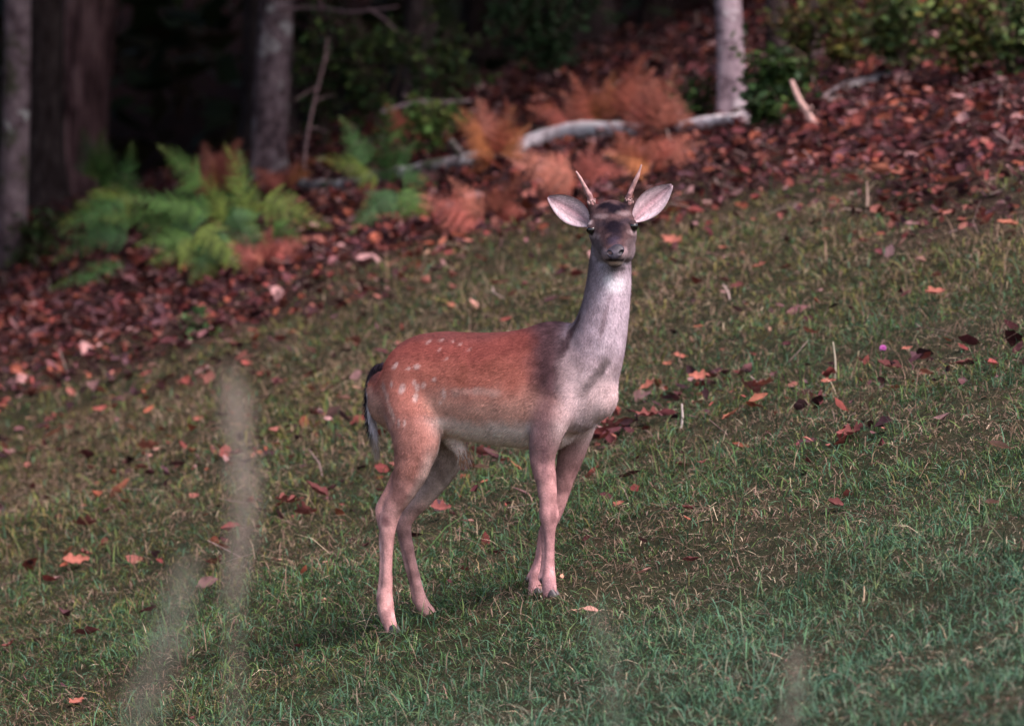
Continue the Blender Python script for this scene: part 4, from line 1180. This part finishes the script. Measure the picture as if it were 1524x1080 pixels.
# nose pad with nostrils
p, n = hit(916, 376)
npc = p - hf * .008
V, F = ellipsoid(npc, [hr * .028, upv * .022 + hf * .004, hf * .013], 40, 26)
rel = V - npc; rr = rel @ hr; uu = rel @ upv; ff = rel @ hf
shape = np.clip(1 - .28 * np.clip(-uu / .026, 0, 1), .5, 1)
V = npc + np.outer(rr * shape, hr) + np.outer(uu, upv) + np.outer(ff, hf)
ncol = np.tile(c3(.03, .023, .034), (len(V), 1)) * (1 + (fbm(V, 160, 2) - .5)[:, None] * .8)
top = sstep(.004, .016, uu)
ncol = lerp(ncol, c3(.10, .08, .10), sstep(-.004, .006, uu) * (1 - top) * sstep(.0, .012, ff) * .8)
ncol = lerp(ncol, c3(.022, .017, .024), top)
for sg in (-1, 1):
    d = np.sqrt(((rr - sg * .0185) / .0085) ** 2 + ((uu + .001 - sg * 0) / .0065) ** 2)
    k = sstep(1.15, .55, d) * (ff > 0)
    V = V - np.outer(k * .009, hf)
    ncol = lerp(ncol, c3(.008, .006, .008), k)
mesh('nose', V, F, M_horn, deer, cols=ncol)
# ears
def ear(base, tip, width_px, sgn, colseed):
    r = np.random.default_rng(colseed)
    Yh = HC[1] + .03
    b_ = np.array(PX(*base, Yh)); t_ = np.array(PX(*tip, Yh + .01))
    ax = t_ - b_; L = np.linalg.norm(ax); ax /= L
    face = unit(np.array([.18 * sgn, -1.0, .08])); face = unit(face - (face @ ax) * ax)
    wd = np.cross(ax, face)
    if wd[2] < 0: wd = -wd
    W = width_px / 470 / 2
    n, m_ = 18, 13
    front, back, C1, C2 = [], [], [], []
    for i in range(n):
        t = i / (n - 1)
        prof = math.sin(math.pi * (t * .955 + .022)) ** .8 * (1.12 - .12 * t)
        for j in range(m_):
            s = -1 + 2 * j / (m_ - 1)
            off = s * W * prof
            cup = (1 - s * s) * .022 * math.sin(math.pi * (t * .8 + .18)) - .004 * t
            p = b_ + ax * L * t + wd * (off + .010 * t * (1 - t)) - face * cup
            front.append(p); back.append(p - face * (.0035 + .004 * (1 - s * s)))
            rim = max(sstep(.72, 1.0, np.array(abs(s))) * .5, float(sstep(.72, .98, np.array(t))) * (.9 if s > -.4 else .5))
            ridge = .82 + .3 * math.cos(s * 11 + t * 2) * (1 - abs(s)) + .25 * r.random()
            inner = (np.array([.62, .49, .52]) * abs(s) ** .7 + np.array([.46, .28, .31]) * (1 - abs(s) ** .7)) * ridge
            inner = inner * (1 - .4 * float(sstep(.35, .0, np.array(t))) * (1 - abs(s)))
            C1.append(inner * (1 - rim) + np.array([.14, .10, .12]) * rim)
            C2.append(np.array([.17, .12, .12]) * (.8 + .4 * r.random()))
    V = np.array(front + back); F = []
    o2 = n * m_
    for i in range(n - 1):
        for j in range(m_ - 1):
            a0 = i * m_ + j
            F.append((a0, a0 + 1, a0 + m_ + 1, a0 + m_)); F.append((o2 + a0, o2 + a0 + m_, o2 + a0 + m_ + 1, o2 + a0 + 1))
    for i in range(n - 1):
        for j in (0, m_ - 1):
            a0 = i * m_ + j
            F.append((a0, a0 + m_, o2 + a0 + m_, o2 + a0))
    for j in range(m_ - 1):
        for i in (0, n - 1):
            a0 = i * m_ + j
            F.append((a0, a0 + 1, o2 + a0 + 1, o2 + a0))
    e = mesh('ear', V, F, M_body, deer, cols=np.array(C1 + C2))
    # hair lining the cup
    hv, hc = [], []
    for k in range(200):
        s = r.uniform(-.95, .95); t = r.uniform(.05, .93)
        i0 = min(int(t * (n - 1)), n - 2); j0 = int((s + 1) / 2 * (m_ - 1))
        p = np.array(front[i0 * m_ + j0]) + (np.array(front[(i0 + 1) * m_ + j0]) - np.array(front[i0 * m_ + j0])) * r.random()
        d = unit(ax * .9 - wd * s * .7 + face * r.uniform(.1, .5) + r.standard_normal(3) * .2)
        w_ = unit(np.cross(d, face)) * .0006; l_ = r.uniform(.006, .016)
        hv.append([p - w_, p + w_, p + d * l_]); hc.append(np.array(C1[i0 * m_ + j0]) * r.uniform(1.0, 1.3))
    me = template_mesh('ear_hair', np.array(hv) - np.array(BL), [(0, 1, 2)], np.array(hc), M_fur)
    oh = link('ear_hair', me, e, BL); oh['kind'] = 'stuff'
ear((881, 335), (816, 293), 37, -1, 5)
ear((941, 330), (1000, 275), 36, 1, 6)
# antlers: short bent spikes on knobbly coronets
def antler(pts, seed):
    Yh = HC[1] + .014
    P = [np.array(PX(px, py, Yh + dy)) for px, py, dy in pts]
    C = catmull(np.column_stack([P, [.0115, .0105, .0072, .0062, .0050, .0025]]), 8)
    V, F = loft(C[:, :3], C[:, 3], C[:, 3], (0, 1, .1), 16)
    Ci = C[np.argmin(((V[:, None] - C[None, :, :3]) ** 2).sum(-1), 1), :3]
    lowk = sstep(.05, .0, V[:, 2] - P[0][2])
    V = V + unit(V - Ci) * ((fbm(V + seed, 60, 2) - .5) * (.004 + .016 * lowk))[:, None]
    cc = lerp(np.tile(c3(.26, .13, .125), (len(V), 1)), c3(.46, .27, .25), sstep(.02, .09, V[:, 2] - P[0][2])) * (1 + (fbm(V, 90, 2) - .5)[:, None] * .7)
    a_ = mesh('antler', V, F, M_horn, deer, cols=cc)
    parts = []
    r = np.random.default_rng(seed)
    for k in range(11):
        th = k / 11 * 6.283
        c_ = C[4, :3] + np.array([math.cos(th) * .0105, math.sin(th) * .0105, r.normal(-.002, .004)])
        q = r.uniform(.002, .0055)
        parts.append(ellipsoid(c_, [np.array([q, 0, 0]), np.array([0, q, 0]), np.array([0, 0, q * 1.2])], 8, 6))
    V, F = join(parts)
    mesh('coronet', V, F, M_horn, a_, origin=BL, cols=np.array([.30, .18, .165]))
antler([(882, 305, 0), (878, 294, 0), (872, 281, .0), (868, 274, -.003), (863, 264, -.006), (858, 256, -.008)], 3)
antler([(935, 302, 0), (937, 291, 0), (942, 278, .0), (946, 269, -.003), (951, 257, -.006), (954.5, 246, -.008)], 8)
# hooves: two claws each
for px, py, vn, dx in ((583, 934, .084, .35), (645, 921, -.078, .5), (818, 878, .08, .1), (796, 876, -.072, .05)):
    c_ = B(px, py, vn)
    parts = []
    for sg in (-1, 1):
        o_ = c_ + near * sg * .0095 + fwd * .008 - upv * .012
        C = np.array([o_ + upv * .012 - fwd * .006, o_ - upv * .004 + fwd * .002, o_ - upv * .022 + fwd * .014, o_ - upv * .034 + fwd * .026])
        parts.append(loft(C, [.018, .021, .022, .014], [.0105, .012, .012, .008], fwd, 14))
    for sg in (-1, 1):
        o_ = c_ - fwd * .022 + near * sg * .011 + upv * .03
        parts.append(ellipsoid(o_, [fwd * .007, near * .006, upv * .01], 8, 6))
    V, F = join(parts)
    mesh('hoof', V, F, M_hoof, deer)
# tail: black above, white below and at the edge
C = catmull([(*B(570, 545, -.005), .010, .016), (*B(558, 553, 0), .012, .02), (*B(551, 580, .0), .012, .021), (*B(550, 612, .0), .013, .02), (*B(554, 640, 0), .011, .016), (*B(559, 662, 0), .006, .008), (*B(561, 674, 0), .002, .002)], 9)
V, F = loft(C[:, :3], C[:, 3], C[:, 4], fwd, 18)
Ci = C[np.argmin(((V[:, None] - C[None, :, :3]) ** 2).sum(-1), 1), :3]
bk = ((V - Ci) @ fwd) / .012
tw = sstep(-.1, .5, bk + (fbm(V, 60) - .5)) * sstep(-.03, -.1, V[:, 2])
tcol = lerp(np.tile(c3(.02, .016, .022), (len(V), 1)), c3(.68, .58, .6), tw)
tcol = lerp(tcol, c3(.6, .45, .36), sstep(-.22, -.27, V[:, 2]) * .9)
V = V + unit(V - Ci) * ((fbm(V, 70, 2) - .5) * .006)[:, None]
tail = mesh('tail', V, F, M_body, deer, cols=tcol)
idx = rng.integers(0, len(V), 2600)
p0 = V[idx] + rng.standard_normal((2600, 3)) * .002
dd = unit((V - Ci)[idx] * 22 + np.array([0, 0, -1.0]) + rng.standard_normal((2600, 3)) * .2)
ll = rng.uniform(.012, .03, (2600, 1)); ww = unit(np.cross(dd, rng.standard_normal((2600, 3)))) * .0008
me = template_mesh('tail_hair', np.stack([p0 - ww, p0 + ww, p0 + dd * ll], 1) - np.array(BL), [(0, 1, 2)], tcol[idx] * rng.uniform(.7, 1.3, (2600, 1)), M_fur)
th_ = link('tail_hair', me, tail, BL); th_['kind'] = 'stuff'
# tuft of orange hair under the belly
n_ = 500
c_ = B(690, 676, .0)
p0 = c_ + rng.standard_normal((n_, 3)) * np.array([.009, .009, .01])
dd = unit(np.array([.25, 0, -1.0]) + rng.standard_normal((n_, 3)) * .22)
ll = rng.uniform(.02, .05, (n_, 1)); ww = unit(np.cross(dd, rng.standard_normal((n_, 3)))) * .0009
cc = np.where((rng.random(n_) < .5)[:, None], c3(.62, .5, .45), c3(.55, .25, .13)) * rng.uniform(.7, 1.2, (n_, 1))
me = template_mesh('belly_tuft', np.stack([p0 - ww, p0 + ww, p0 + dd * ll], 1) - np.array(BL), [(0, 1, 2)], cc, M_fur)
bt = link('belly_tuft', me, deer, BL); bt['kind'] = 'stuff'
